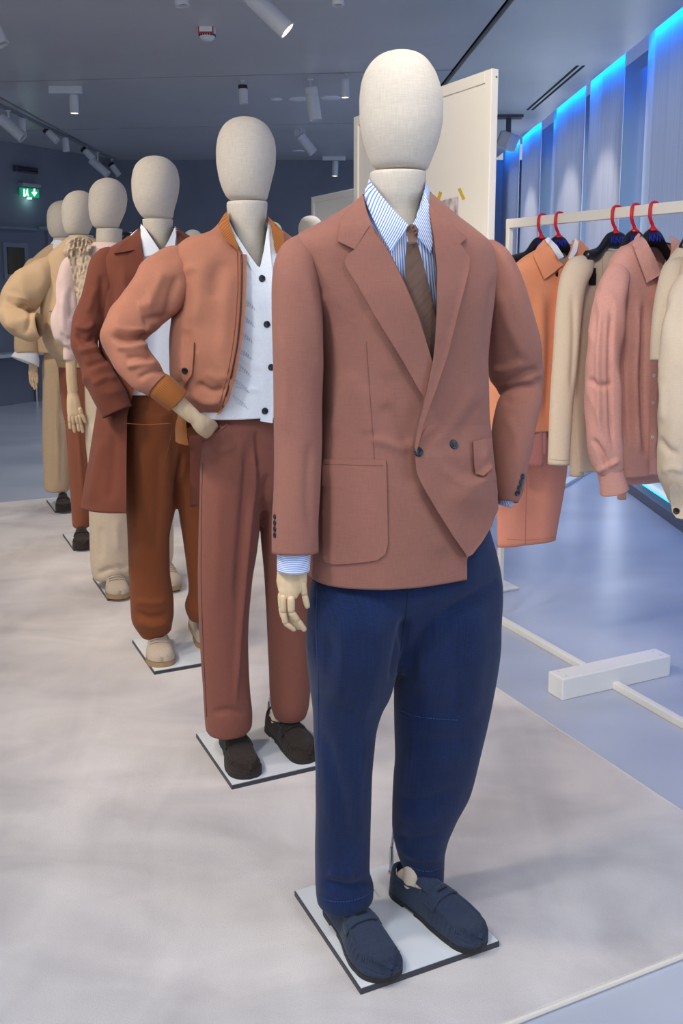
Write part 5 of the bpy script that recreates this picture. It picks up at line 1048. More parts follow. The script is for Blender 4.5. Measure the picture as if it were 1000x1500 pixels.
# ================================================================== white display board with a taped photograph
nb, fb_ = at_depth(728, 100, 4.33), None
def board(px_r, Y_r, z_top, length, z_bot, th, label, nm='display_board', foot=True):
    x_r = at_depth(px_r, 200, Y_r)[0]; P = np.array([x_r, Y_r, 0.0]); root = thing(nm, (P[0], P[1], FZ), label, 'display board'); O = np.array([P[0], P[1], FZ])
    A = UU * length / 2; c = P + A + VV * (-th / 2); h = (z_top - z_bot) / 2; zc = ZZ * (z_top + z_bot) / 2; fw = 0.05
    g = Geo(); g.box(c + zc, A * 0.995, VV * (th / 2 - 0.008), ZZ * (h - 0.01)); g.put('panel', M_WHITEW, root, O)
    for s in (-1, 1):
        g = Geo(); g.box(c + zc + A * s * (1 - fw / length), UU * fw / 2, VV * th / 2, ZZ * h); bevel(g.put('upright', M_WHITEW, root, O), 0.003)
    for s in (-1, 1):
        g = Geo(); g.box(c + zc + ZZ * s * (h - fw / 2), UU * (length / 2 - fw), VV * th / 2, ZZ * fw / 2); bevel(g.put('cross_rail', M_WHITEW, root, O), 0.003)
    for t in (0.06, 0.94):
        b = P + UU * length * t - VV * th / 2; g = Geo()
        g.box(b + ZZ * (FZ + 0.006), UU * 0.07, VV * 0.21, ZZ * 0.006); bevel(g.put('foot_plate', M_WHITE, root, O), 0.003)
        g = Geo(); g.box(b + ZZ * (FZ + z_bot) / 2, UU * 0.02, VV * th / 2, ZZ * (z_bot - FZ) / 2 * 1.01); g.put('leg', M_WHITEW, root, O)
    return root, P, O
bd, BP, BO = board(728, 4.2, at_depth(728, 101, 4.2)[2], 1.32, 0.25, 0.036, 'tall white framed display board with a small taped photograph')
g = Geo(); q = at_depth(722, 113, 4.2); g.lathe(BP + ZZ * q[2] - VV * 0.012 - UU * 0.0005, -UU, [(0, .004), (.002, .004)], 12); g.put('screw', mat('green_screw', S(60, 110, 80), 0.4), bd, BO)
def on_board(x, y, lift=0.0): return ray_plane(x, y, BP - VV * (0.036 - 0.008 - lift) , 0.0, VV)
def board_quad(name, pts, mt, lift, lab, cat_, th=0.0006):
    P = [on_board(*p, lift) for p in pts]; c = sum(P) / len(P); g = Geo(); n = len(P); V = P + [p + VV * th for p in P]
    g.add(V, [tuple(range(n)), tuple(range(2 * n - 1, n - 1, -1))] + [(i, n + i, n + (i + 1) % n, (i + 1) % n) for i in range(n)]); return tag(g.put(name, mt, None, org=c), lab, cat_)
pm = mat('printed_photograph', S(190, 178, 180), 0.5); N_, L_, b_ = nodes_of(pm)
tc_ = N_.new('ShaderNodeTexCoord'); mp_ = N_.new('ShaderNodeMapping'); mp_.inputs['Scale'].default_value = (30, 30, 14); L_.new(tc_.outputs['Object'], mp_.inputs[0]); no_ = N_.new('ShaderNodeTexNoise'); no_.inputs['Scale'].default_value = 1; no_.inputs['Detail'].default_value = 6; L_.new(mp_.outputs[0], no_.inputs[0])
rp_ = N_.new('ShaderNodeValToRGB'); rp_.color_ramp.elements[0].position = 0.35; rp_.color_ramp.elements[1].position = 0.62; rp_.color_ramp.elements[0].color = S(140, 116, 122); rp_.color_ramp.elements[1].color = S(222, 212, 210); L_.new(no_.outputs[0], rp_.inputs[0]); L_.new(rp_.outputs[0], b_.inputs['Base Color'])
ph = board_quad('photograph', [(640, 293), (673, 285), (673, 335), (640, 340)], M_WHITE, -0.0008, 'small faded photograph print taped to the white display board', 'photograph')
P = [on_board(*p, -0.0016) for p in ((642, 295), (671, 288), (671, 331), (642, 336))]; put('print', np.array(P), [(0, 1, 2, 3)], pm, ph, smooth=False, org=np.array(ph.location))
TAPE = mat('yellow_tape', S(214, 178, 60), 0.6)
for pts, l in ((((637, 300), (641, 302), (647, 282), (643, 280)), 'short strip of yellow tape on the photograph corner beside the grey neck'), (((670, 277), (674, 275), (681, 291), (677, 293)), 'short strip of yellow tape on the photograph corner beside the board upright')):
    board_quad('tape_strip', pts, TAPE, -0.0024, l, 'tape')['group'] = 'tape strips on the photograph'
# a second, lower board farther back
b2, BP2, BO2 = board(640, 6.9, at_depth(462, 289, 8.3)[2], 1.5, 0.25, 0.04, 'lower white framed board farther back beside the fabric head', 'display_board')
b2.location.x += at_depth(462, 300, 8.3)[0] - (BP2 + UU * 1.5)[0]; b2.location.y += 8.3 - (BP2 + UU * 1.5)[1]

# ================================================================== garment rack
RA, RB = ground(740, 912, 0.0), ground(1000, 1060, 0.0); RD = (RB - RA) / np.linalg.norm(RB - RA); RN = np.array([-RD[1], RD[0], 0])
if RN[0] < 0: RN = -RN
post0 = ray_plane(739, 600, RA, 0.0, RN); post0[2] = 0
ZR = at_depth(739, 321, post0[1])[2]
rack = thing('garment_rack', (post0[0], post0[1], FZ), 'white tubular steel garment rack with floor rail and cross block', 'rack'); RO = np.array([post0[0], post0[1], FZ])
RL = 2.3
def rbar(name, a, b, w, h, mt=M_WHITEW, sideways=None):
    d = (b - a) / 2; t = d / np.linalg.norm(d); s = RN if abs(t @ RN) < 0.5 else RD; u_ = np.cross(t, s); g = Geo(); g.box((a + b) / 2, d, s * w / 2, u_ * h / 2); return bevel(g.put(name, mt, rack, RO), 0.003)
rbar('top_rail', post0 + ZZ * (ZR - 0.018) - RD * 0.012, post0 + RD * RL + ZZ * (ZR - 0.018), 0.022, 0.036)
rbar('post', post0 + ZZ * FZ, post0 + ZZ * (ZR - 0.03), 0.022, 0.022); rbar('post', post0 + RD * RL + ZZ * FZ, post0 + RD * RL + ZZ * (ZR - 0.03), 0.022, 0.022)
rbar('floor_rail', post0 + ZZ * (FZ + 0.013) - RD * 0.012, post0 + RD * RL + ZZ * (FZ + 0.013), 0.026, 0.026)
ba, bb_ = ground(823, 1027, FZ), ground(981, 990, FZ); bw = bb_ - ba; bl_ = np.linalg.norm(bw); bw /= bl_; bn = np.array([-bw[1], bw[0], 0])
g = Geo(); g.box((ba + bb_) / 2 + bn * 0.04 + ZZ * 0.039, bw * bl_ / 2, bn * 0.04, ZZ * 0.039); blk = bevel(g.put('cross_block', M_WHITE, rack, RO), 0.004)
for s in (-1, 1):
    for k in (-1, 1):
        g = Geo(); g.lathe((ba + bb_) / 2 + bn * (0.04 + 0.02 * k) + bw * s * (bl_ / 2 - 0.03) + ZZ * 0.0778, ZZ, [(0, .004), (.0008, .004)], 10); g.put('screw', mat('screw_white', S(200, 203, 206), 0.3), blk, RO)
# white floor rail of another rack behind, by the window wall
wa, wb = ground(826, 711, FZ), ground(866, 687, FZ); d = wb - wa; g = Geo(); n_ = np.array([-d[1], d[0], 0]) / np.linalg.norm(d)
g.box((wa + wb) / 2 + ZZ * 0.012, d * 0.5 * 1.3, n_ * 0.03, ZZ * 0.012); tag(bevel(g.put('floor_rail', M_WHITE), 0.003), 'white rail lying on the floor behind the hanging clothes near the window wall', 'floor rail')

M_RED = mat('red_hook', S(206, 28, 46), 0.18)
M_HANG = mat('black_hanger', S(26, 28, 34), 0.3)
M_KNT = mat('blue_print', S(36, 48, 190), 0.5)
def text_mesh(s, size):
    cu = bpy.data.curves.new('t', 'FONT'); cu.body = s; cu.size = size; cu.align_x = 'CENTER'; cu.align_y = 'CENTER'; cu.extrude = 0.0004; cu.offset = size * 0.02
    ob = bpy.data.objects.new('t', cu); COL.objects.link(ob); dg = bpy.context.evaluated_depsgraph_get(); ev = ob.evaluated_get(dg); me = ev.to_mesh()
    V = np.array([v.co[:] for v in me.vertices]); Fc = [list(p.vertices) for p in me.polygons]; ev.to_mesh_clear(); bpy.data.objects.remove(ob, do_unlink=True); bpy.data.curves.remove(cu)
    return V, Fc
KV, KF = text_mesh('KNT', 0.030)
def rail_pt(px):
    lo, hi = -0.2, RL
    for _ in range(50):
        m = (lo + hi) / 2; x = project(post0 + RD * m + ZZ * ZR)[0, 0]
        if x < px: lo = m
        else: hi = m
    return post0 + RD * (lo + hi) / 2
GROUP_H = 'black hangers with red hooks on the white rack'
def hanger(px, label, clip=False, turn=0.0, hw=0.20, drop=0.085):
    p = rail_pt(px); c = p + ZZ * (ZR - 0.112); ca, sa = math.cos(turn), math.sin(turn); X = VV * ca + UU * sa; Y = -VV * sa + UU * ca
    root = thing('hanger', c, label, 'hanger', GROUP_H); n = 33; V = []; xs = np.linspace(-hw, hw, n)
    for x in xs:
        t = abs(x) / 0.215; zt = 0.046 * math.exp(-(x / 0.06) ** 4) - 0.010 - drop * t ** 1.25; zb = zt - (0.062 - 0.030 * min(1, t * 1.6)); w = 0.010 + 0.016 * t ** 2; yo = -0.03 * t ** 2
        for k in range(10):
            q = 2 * math.pi * k / 10; V.append(c + X * x + Y * (yo + w * math.cos(q)) + ZZ * ((zt + zb) / 2 + (zt - zb) / 2 * math.sin(q)))
    Fc = [(i*10+k, i*10+(k+1) % 10, (i+1)*10+(k+1) % 10, (i+1)*10+k) for i in range(n-1) for k in range(10)] + [tuple(range(9, -1, -1)), tuple((n-1)*10+k for k in range(10))]
    body = put('shoulder_bar', V, Fc, M_HANG, root, org=c)
    hk = [(0, -0.002, 0.030), (-0.003, 0, 0.05), (-0.012, 0, 0.068), (-0.0175, 0, 0.088), (-0.018, 0, 0.108), (-0.016, 0, 0.128), (-0.008, 0, 0.140), (0.004, 0, 0.143), (0.015, 0, 0.138), (0.021, 0, 0.126)]
    hk = [(a, b, 0.030 + (d - 0.030) * 0.765) for a, b, d in hk]
    g = Geo(); g.tube(smooth_line([c + X * a + Y * b + ZZ * d for a, b, d in hk], 4), 0.0055, 10); h = g.put('hook', M_RED, root, c, smooth=True)
    g = Geo(); g.lathe(c + ZZ * 0.026, ZZ, [(0, .014), (.006, .015), (.010, .009), (.016, .006)], 14); g.put('hook_collar', M_RED, h, c, smooth=True)
    put('print', np.array([c + X * v[0] - Y * (0.0115 + v[2] * 0.5) + ZZ * (v[1] + 0.004) for v in KV]), KF, M_KNT, body, smooth=False, org=c)
    g = Geo(); g.tube([c - X * hw * .8 - ZZ * 0.11, c + X * hw * .8 - ZZ * 0.11], 0.002, 6); g.put('cross_wire', M_STEEL, root, c)
    for s in (-1, 1):
        g = Geo(); g.tube([c + X * s * hw * .8 - ZZ * 0.11, c + X * s * hw * .85 - ZZ * 0.05], 0.002, 6); g.put('wire_end', M_STEEL, root, c)
    if clip:
        for s in (-1, 1):
            g = Geo(); g.box(c + X * s * hw * .72 - ZZ * 0.125, X * 0.014, Y * 0.008, ZZ * 0.02); g.box(c + X * s * hw * .72 - ZZ * 0.098, X * 0.009, Y * 0.011, ZZ * 0.010); bevel(g.put('clip', M_BLACK, root, c), 0.002)
    return c
hanger(794, 'black hanger with clips, nearest the rack post', True, 0.05, 0.20, 0.040)
hanger(819, 'black hanger inside the orange jacket collar', False, 0.1, 0.08)
hanger(903, 'black hanger with clips between the oat sweater and the pink shirt', True, 0.0, 0.13, 0.04)
hanger(931, 'black hanger half hidden behind the pink shirt collar', False, 0.1, 0.07)
hanger(958, 'black hanger inside the pink shirt collar', False, 0.1, 0.08)
hanger(1024, 'black hanger holding the stone short sleeved tee', False, 0.0, 0.065)
hanger(1064, 'black hanger holding the stone cotton overshirt', False, 0.1, 0.08)

M_ORANGE = fabric('apricot_wool', S(234, 156, 116), 0.04)
M_ORANGET = fabric('apricot_trouser', S(230, 150, 124), 0.04)
M_DUSTY = fabric('dusty_rose', S(186, 122, 116), 0.06)
M_OAT = fabric('oat_jersey', S(209, 190, 168), 0.04)
M_PINKL = fabric('pink_linen', S(208, 154, 142), 0.08, (420, 50), (50, 420), 0.2)
M_STONE = fabric('stone_cotton', S(200, 184, 164), 0.05)
M_PEARL = mat('pearl_button', S(225, 215, 205), 0.25)
def garment(px, name, label, cat_, q=0.8):
    p = rail_pt(px); root = thing(name, (p[0], p[1], 0.0), label, cat_, 'clothes hanging on the white rack'); M = Fig(p, root); M.q = q; return M
DR = [(7, (13, 13, 1.4)), (2.5, (34, 34, 4))]
# apricot trousers clipped on the first hanger
M = garment(794, 'hanging_trousers', 'apricot trousers hanging low below the orange jacket', 'trousers')
for a in ([hring(M, 392, 745, 842, 0.16), hring(M, 480, 738, 845, 0.18), hring(M, 600, 732, 838, 0.2), hring(M, 690, 728, 832, 0.2), hring(M, 796, 728, 814, 0.2)],):
    tro = loft(M, 'trouser_legs', a, M_ORANGET, nu=70, nv=80, drape=[(5, (10, 10, 1.0))], seed=61)
seam(M, 'side_seam', [(771, 690), (770, 740), (769, 797)], mat('apricot_seam', S(186, 110, 84), 0.9), tro, 0.0012)
seam(M, 'hem_stitch', [(742, 790), (775, 791), (812, 787)], mat('apricot_seam', S(186, 110, 84), 0.9), tro, 0.0008)
# dusty rose knit layered inside the jacket, only its rib ends show below the hem
M = garment(819, 'hanging_knit', 'dusty rose knit whose ribbed ends peep out under the orange jacket', 'knitwear')
kb = loft(M, 'body', [hring(M, 396, 772, 856, 0.2), hring(M, 450, 756, 858, 0.19), hring(M, 560, 756, 852, 0.18), hring(M, 662, 764, 842, 0.16)], M_DUSTY, nu=50, nv=50, drape=[(3, (13, 13, 1.4))], seed=62)
loft(M, 'sleeve', srings(M, [(784, 560, 16, -.028, .5), (785, 625, 19, -.028, .5), (784, 682, 22, -.03, .5)]), M_DUSTY, nu=36, nv=30, drape=[(2, (20, 20, 4))], seed=63)
loft(M, 'rib', srings(M, [(794, 622, 12, -.034, .4), (794, 666, 12, -.040, .5)]), M_DUSTY, kb, nu=24, nv=14)
# apricot jacket over a white shirt
M = garment(819, 'hanging_jacket', 'orange buttoned jacket over a white collar', 'jacket', 0.9)
jk = loft(M, 'body', [hring(M, 356, 800, 846, 0.6), hring(M, 366, 786, 860, 0.5), hring(M, 382, 762, 868, 0.36), hring(M, 402, 742, 872, 0.3), hring(M, 450, 734, 872, 0.28), hring(M, 540, 732, 868, 0.28), hring(M, 629, 736, 862, 0.28)], M_ORANGE, nu=100, nv=110, drape=[(5, (12, 12, 1.5))], seed=64, strokes=[([(790, 420), (792, 520), (786, 620)], 8, 7), ([(808, 430), (806, 520), (800, 620)], 6, -7), ([(770, 430), (768, 520)], 9, -5)], cuts=[[(795, 335), (800, 352), (812, 372), (823, 388), (832, 372), (842, 352), (846, 335)]])
patch(M, 'collar_leaf', [(796, 351), (786, 362), (781, 374), (789, 392), (797, 409), (811, 399), (824, 388), (813, 372), (803, 358)], M_ORANGE, jk, 0.012, 0.004, 4, False)
patch(M, 'collar_leaf', [(838, 352), (848, 350), (862, 364), (858, 386), (838, 398), (828, 386), (834, 370)], M_ORANGE, jk, 0.012, 0.004, 4, False)
patch(M, 'placket', [(818, 394), (828, 390), (824, 430), (818, 520), (812, 600), (808, 630), (802, 631), (806, 560), (811, 480)], M_ORANGE, jk, 0.004, 0.005, 5, False)
for (x, y) in ((816, 402), (818, 456), (814, 512)): button(M, 'button', x, y, 0.0085, M_BLACK, jk)
loft(M, 'sleeve', srings(M, [(764, 396, 16, 0, .6), (750, 406, 40, 0, .7), (738, 430, 50, -.01, .8), (731, 480, 50, -.02, .8), (726, 560, 46, -.03, .8), (725, 640, 42, -.04, .8), (726, 690, 40, -.05, .8)]), M_ORANGE, jk, nu=50, nv=70, cap0=True, drape=[(4, (14, 14, 3))], seed=65)
ws = loft(M, 'shirt', [hring(M, 352, 806, 842, 0.7), hring(M, 364, 800, 850, 0.5), hring(M, 384, 794, 852, 0.24), hring(M, 420, 788, 848, 0.13)], M_WHITESH, nu=50, nv=30, cuts=[[(800, 330), (806, 350), (822, 378), (834, 378), (843, 350), (846, 330)]])
patch(M, 'shirt_collar', [(803, 347), (797, 351), (808, 364), (818, 380), (826, 376), (816, 360)], M_WHITESH, ws, 0.018, 0.004, 3, False)
patch(M, 'shirt_collar', [(842, 349), (847, 354), (845, 368), (836, 382), (832, 378), (838, 364)], M_WHITESH, ws, 0.018, 0.004, 3, False)
# oat long sleeved top
M = garment(896, 'hanging_sweater', 'plain oat coloured long sleeved sweater with straight cuffs', 'sweater', 0.9)
bt = loft(M, 'body', [hring(M, 366, 872, 918, 0.35), hring(M, 376, 858, 930, 0.3), hring(M, 392, 842, 940, 0.26), hring(M, 420, 836, 942, 0.24), hring(M, 520, 838, 940, 0.24), hring(M, 620, 842, 936, 0.22), hring(M, 688, 846, 930, 0.2)], M_OAT, nu=90, nv=100, drape=DR, seed=66)
loft(M, 'sleeve', srings(M, [(866, 378, 14, -.02, .6), (850, 392, 40, -.03, .65), (839, 416, 40, -.04, .7), (833, 460, 38, -.05, .7), (828, 530, 36, -.06, .7), (822, 600, 32, -.06, .7), (818, 680, 29.5, -.06, .7)]), M_OAT, bt, nu=50, nv=90, cap0=True, drape=[(3, (14, 14, 1.5))], seed=67, strokes=[([(838, 420), (840, 500), (836, 580)], 5, -4)])
seam(M, 'cuff_stitch', [(805, 672), (818, 674), (832, 674)], mat('oat_seam', S(176, 158, 134), 0.9), bt, 0.0009)
loft(M, 'sleeve', srings(M, [(868, 500, 26, .02, .8), (852, 590, 24, .02, .8), (845, 650, 21, .02, .8), (844, 697, 20, .02, .8)]), M_OAT, bt, nu=40, nv=50, drape=[(3, (14, 14, 1.5))], seed=68)
seam(M, 'side_strip', [(882, 376), (882, 400), (880, 430)], mat('oat_seam', S(176, 158, 134), 0.9), bt, 0.0012)
# pink linen shirt
M = garment(958, 'hanging_shirt', 'pink crumpled linen shirt with pointed collar and pearl buttons', 'shirt', 1.0)
ps = loft(M, 'body', [hring(M, 346, 936, 984, 0.6), hring(M, 358, 920, 1000, 0.5), hring(M, 376, 900, 1016, 0.36), hring(M, 398, 888, 1024, 0.3), hring(M, 440, 884, 1026, 0.28), hring(M, 540, 886, 1024, 0.28), hring(M, 640, 890, 1020, 0.28), hring(M, 692, 894, 1016, 0.26)], M_PINKL, nu=120, nv=130, drape=[(7, (14, 14, 1.6)), (4, (18, 18, 5), 'r')], seed=69,
          strokes=[([(922, 420), (918, 520), (922, 660)], 6, -8), ([(934, 430), (930, 540), (934, 680)], 6, 7), ([(944, 430), (942, 560), (946, 680)], 5, -7)], cuts=[[(930, 325), (936, 342), (955, 380), (969, 402), (982, 376), (984, 345), (990, 325)]])
patch(M, 'collar_leaf', [(935, 341), (929, 348), (926, 358), (936, 384), (947, 414), (958, 408), (970, 401), (958, 374), (946, 352)], M_PINKL, ps, 0.014, 0.004, 4, False)
patch(M, 'collar_leaf', [(981, 346), (988, 350), (1000, 366), (1004, 384), (985, 398), (973, 406), (979, 384), (983, 364)], M_PINKL, ps, 0.014, 0.004, 4, False)
patch(M, 'placket', [(964, 404), (976, 402), (968, 450), (964, 540), (962, 640), (960, 694), (950, 694), (952, 600), (956, 500), (960, 440)], M_PINKL, ps, 0.006, 0.004, 5, False)
for (x, y) in ((960, 470), (957.5, 550), (956, 590), (955, 640)): button(M, 'button', x, y, 0.0055, M_PEARL, ps)
loft(M, 'sleeve', srings(M, [(922, 392, 14, -.02, .6), (908, 402, 42, -.03, .7), (898, 424, 50, -.04, .8), (890, 470, 50, -.05, .8), (885, 530, 48, -.06, .85), (884, 590, 50, -.06, .85), (885, 640, 50, -.06, .85), (890, 676, 42, -.06, .85), (894, 690, 36, -.06, .8)]), M_PINKL, ps, nu=70, nv=110, cap0=True, drape=[(5, (18, 18, 2.5)), (5, (20, 20, 8), 'r')], seed=70, strokes=[([(862, 553), (880, 566), (900, 560)], 5, -7), ([(868, 640), (885, 668), (890, 690)], 4, -7), ([(880, 440), (876, 540), (878, 640)], 4, 6), ([(896, 440), (892, 540), (898, 660)], 4, -7), ([(872, 690), (892, 682), (908, 672)], 4, 5)])
cf = loft(M, 'cuff', srings(M, [(892, 684, 36, -.06, .8), (895, 698, 37, -.06, .8), (900, 720, 42, -.06, .75)]), M_PINKL, ps, nu=50, nv=24)
loft(M, 'sleeve', srings(M, [(912, 560, 16, .0, .8), (912, 680, 14, .0, .8), (911, 731, 14, .0, .8)]), M_PINKL, ps, nu=36, nv=50, drape=[(4, (18, 18, 3))], seed=71)
loft(M, 'rear_tail', [hring(M, 640, 915, 985, 0.3, du=0.05), hring(M, 705, 918, 984, 0.3, du=0.05)], M_PINKL, ps, nu=50, nv=20, drape=DR, seed=72)
# stone short sleeved top and overshirt at the end of what can be seen of the rail
M = garment(1024, 'hanging_tee', 'stone coloured short sleeved tee, its wide sleeve over the pink shirt', 'tee', 0.9)
st = loft(M, 'body', [hring(M, 352, 1004, 1046, 0.6), hring(M, 366, 990, 1062, 0.5), hring(M, 386, 976, 1076, 0.36), hring(M, 420, 970, 1084, 0.3), hring(M, 520, 972, 1084, 0.28), hring(M, 680, 976, 1080, 0.28)], M_STONE, nu=80, nv=90, drape=DR, seed=73)
loft(M, 'sleeve', srings(M, [(1004, 384, 18, -.02, .6), (992, 396, 42, -.03, .7), (984, 424, 44, -.05, .8), (977, 470, 44, -.06, .85), (972, 529, 42, -.07, .85)]), M_STONE, st, nu=50, nv=60, cap0=True, drape=[(4, (14, 14, 2))], seed=74, strokes=[([(984, 430), (974, 480), (970, 525)], 5, 6), ([(978, 440), (966, 490)], 4, -4)])
M = garment(1064, 'hanging_overshirt', 'stone cotton overshirt with buttoned sleeve tab', 'overshirt', 0.9)
ov = loft(M, 'body', [hring(M, 346, 1034, 1080, 0.6), hring(M, 362, 1016, 1098, 0.5), hring(M, 386, 1000, 1114, 0.36), hring(M, 420, 994, 1122, 0.3), hring(M, 540, 996, 1122, 0.28), hring(M, 720, 1000, 1118, 0.28)], M_STONE, nu=80, nv=90, drape=DR, seed=75)
loft(M, 'sleeve', srings(M, [(1026, 400, 20, -.02, .6), (1014, 416, 50, -.03, .7), (1004, 450, 54, -.05, .8), (998, 510, 55, -.07, .8), (993, 580, 50, -.08, .8), (990, 640, 46, -.09, .8), (989, 690, 44, -.09, .8), (996, 722, 40, -.09, .8), (1000, 738, 34, -.09, .8)]), M_STONE, ov, nu=70, nv=100, cap0=True, drape=[(6, (16, 16, 3)), (5, (18, 18, 9), 'r')], seed=76, strokes=[([(964, 640), (980, 660), (996, 664)], 5, -7), ([(970, 690), (985, 684), (1000, 690)], 5, 6), ([(972, 560), (970, 620)], 5, 5)])
patch(M, 'sleeve_tab', [(980, 712), (989, 706), (1003, 726), (1010, 750), (1000, 760), (990, 759), (984, 750), (982, 736)], M_STONE, ov, 0.004, 0.004, 4, False)
button(M, 'button', 990.5, 748.5, 0.0095, M_BLACK, ov)
# ================================================================== ceiling fixtures
SPOTG = 'white cylinder spotlights on the ceiling'
M_SPOTBLK = mat('spot_black_ring', S(22, 22, 24), 0.4)
TA, TB = ground(-60, 124, CZ), ground(170, 233, CZ)
def spot(mount, a, b, rpx, label, lit=False, adaptor=None, black=False, Yoff=0.0, zm=None, stem=True, fwd=0.0, track=False):
    """mount: pixel where the stem meets the ceiling; a, b: pixel ends of the cylinder (b is the lens)"""
    m = ground(mount[0], mount[1], CZ if zm is None else zm)
    if track:           # clipped under the rail
        m = TA + (TB - TA) * (((m - TA) @ (TB - TA)) / ((TB - TA) @ (TB - TA))); m[2] = CZ - 0.021
    Y = m[1] + Yoff; A = at_depth(a[0], a[1], Y); B = at_depth(b[0], b[1], Y + fwd); d = project(A)[0, 2]; r = rpx / F * d
    root = thing('spotlight', m, label, 'spotlight', SPOTG); ax = B - A; L = np.linalg.norm(ax); ax /= L; g = Geo()
    g.lathe(A, ax, [(0, r * 0.86), (0.006, r), (L * 0.22, r), (L * 0.225, r * 0.93), (L * 0.26, r * 0.93), (L * 0.265, r), (L, r), (L, r * 0.86), (L - 0.02, r * 0.8)], 28, cap=False); g.lathe(A, ax, [(0, r * 0.86), (0.0005, 0.0005)], 28, cap=False)
    autosmooth(g.put('housing', M_LIGHTW, root, m))
    g = Geo(); g.lathe(B - ax * 0.018, ax, [(0, r * 0.82), (0.004, r * 0.82)], 28); g.put('lens', M_LAMP if lit else mat('lens_off', S(150, 152, 158), 0.2), root, m)
    if black: g = Geo(); g.lathe(A + ax * 0.004, ax, [(0, r * 1.02), (L * 0.2, r * 1.02)], 28); autosmooth(g.put('black_ring', M_SPOTBLK, root, m))
    if stem:
        q = A + ax * L * 0.35; g = Geo(); g.tube([m + ZZ * 0.0, np.array([m[0], m[1], max(q[2] + 0.02, A[2])]), q], max(r * 0.22, 0.006), 8); g.put('stem', M_LIGHTW, root, m, smooth=True)
        g = Geo(); g.lathe(m, -ZZ, [(0, r * 0.5), (0.012, r * 0.5)], 16); g.put('mount', M_LIGHTW, root, m)
    if adaptor:
        p, q = ground(adaptor[0], adaptor[2], CZ), ground(adaptor[1], adaptor[2], CZ); h = at_depth(adaptor[0], adaptor[2], p[1])[2] - at_depth(adaptor[0], adaptor[3], p[1])[2]
        g = Geo(); g.box((p + q) / 2 - ZZ * h / 2, (q - p) / 2, np.array([0, 0.025, 0]), ZZ * h / 2); bevel(g.put('track_adaptor', M_LIGHTW, root, m), 0.004)
    return root
spot((365, -45), (352, -22), (421, 45), 14, 'large white spotlight with glowing lens, angled down near the smoke detector', True, zm=CZ)
spot((258, -40), (262, -22), (267, 9), 10.5, 'white spotlight hanging straight between smoke detector and the large glowing spotlight')
spot((495, -40), (494, -24), (495, 8), 9, 'short white spotlight over the figure in the brown double-breasted jacket')
spot((-30, -15), (-22, 20), (2, 66), 12, 'angled white spotlight hanging alone beside the track rail')
spot((108, 128), (108, 139), (109, 166), 6.5, 'lit white spotlight under a long flat adaptor', True, adaptor=(72, 120, 126, 137))
spot((355, 118), (355.5, 124), (356.5, 152), 6.7, 'white spotlight with black upper ring, hanging straight down', black=True)
spot((454, 116), (455, 128), (462, 176), 9.5, 'white spotlight hanging near vertical beside a round ceiling plate')
spot((505, 108), (505, 114), (505.5, 143), 6, 'small lit spotlight pointing down beside the wide round ceiling plate', True)
spot((441, 189), (440, 199), (459, 224), 7, 'white spotlight tilted on a bracket with a boxy adaptor', adaptor=(431, 447, 190, 200))
spot((491, 229), (491, 236), (490.5, 258), 4.6, 'tiny lit spotlight under a flat adaptor beside the display board', True, adaptor=(472, 506, 229, 235))
spot((6, 158), (0, 172), (34, 202), 8.5, 'large white track spotlight at the end away from the back wall', track=True)
spot((32, 170), (32, 172), (33, 196), 5, 'slim vertical track spotlight beside the large track spotlight', track=True)
spot((66, 186), (66, 189), (84, 207), 5.2, 'second tilted spotlight along the track', black=True, track=True)
spot((95, 198), (95, 202), (97, 222), 5, 'vertical white spotlight in the middle of the track', track=True)
spot((121, 212), (121, 217), (137, 233), 5, 'tilted spotlight with black ring along the track', black=True, track=True)
spot((140, 220), (133, 234), (158, 256), 6, 'long white spotlight tilted near the track end', track=True)
spot((162, 230), (161, 239), (174, 257), 4.6, 'last spotlight at the far end of the track', black=True, track=True)
spot((271, 236), (271, 237), (271, 247), 4.2, 'small bright downlight on the far ceiling edge', True)
# track rail
ta, tb = ground(-60, 124, CZ), ground(170, 233, CZ); d = (tb - ta) / 2; g = Geo(); n_ = np.array([d[1], -d[0], 0]); n_ /= np.linalg.norm(n_)
g.box((ta + tb) / 2 - ZZ * 0.012, d, n_ * 0.02, ZZ * 0.012); tag(bevel(g.put('track_rail', mat('track_grey', S(120, 124, 134), 0.4)), 0.003), 'long grey track rail on the ceiling carrying a row of spotlights', 'track rail')
# smoke detector with red-edged label
p = ground(303, 42, CZ); rt = thing('smoke_detector', p, 'white round smoke detector on the ceiling', 'smoke detector'); r = 13 / F * project(p)[0, 2]; g = Geo()
g.lathe(p, -ZZ, [(0, r), (0.02, r), (0.03, r * 0.95), (0.055, r * 0.85), (0.07, r * 0.62), (0.075, r * 0.1)], 32); autosmooth(g.put('body', M_LIGHTW, rt, p))
g = Geo()
for k in range(20):
    a = 2 * math.pi * k / 20; g.box(p - ZZ * 0.042 + np.array([math.cos(a), math.sin(a), 0]) * r * 0.905, np.array([math.cos(a), math.sin(a), 0]) * 0.003, np.array([-math.sin(a), math.cos(a), 0]) * r * 0.08, ZZ * 0.006)
tag(g.put('vent_slot', M_SPOTBLK, rt, p), kind='stuff')
g = Geo(); g.box(p - ZZ * 0.02 + np.array([0, -r - 0.004, 0]), np.array([r * 0.85, 0, 0]), np.array([0, 0.004, 0]), ZZ * 0.022, 0); g.put('label_plate', mat('red_rim', S(176, 60, 66), 0.5), rt, p)
g = Geo(); g.box(p - ZZ * 0.017 + np.array([0, -r - 0.0085, 0]), np.array([r * 0.72, 0, 0]), np.array([0, 0.001, 0]), ZZ * 0.016, 0); g.put('label_face', M_WHITE, rt, p)
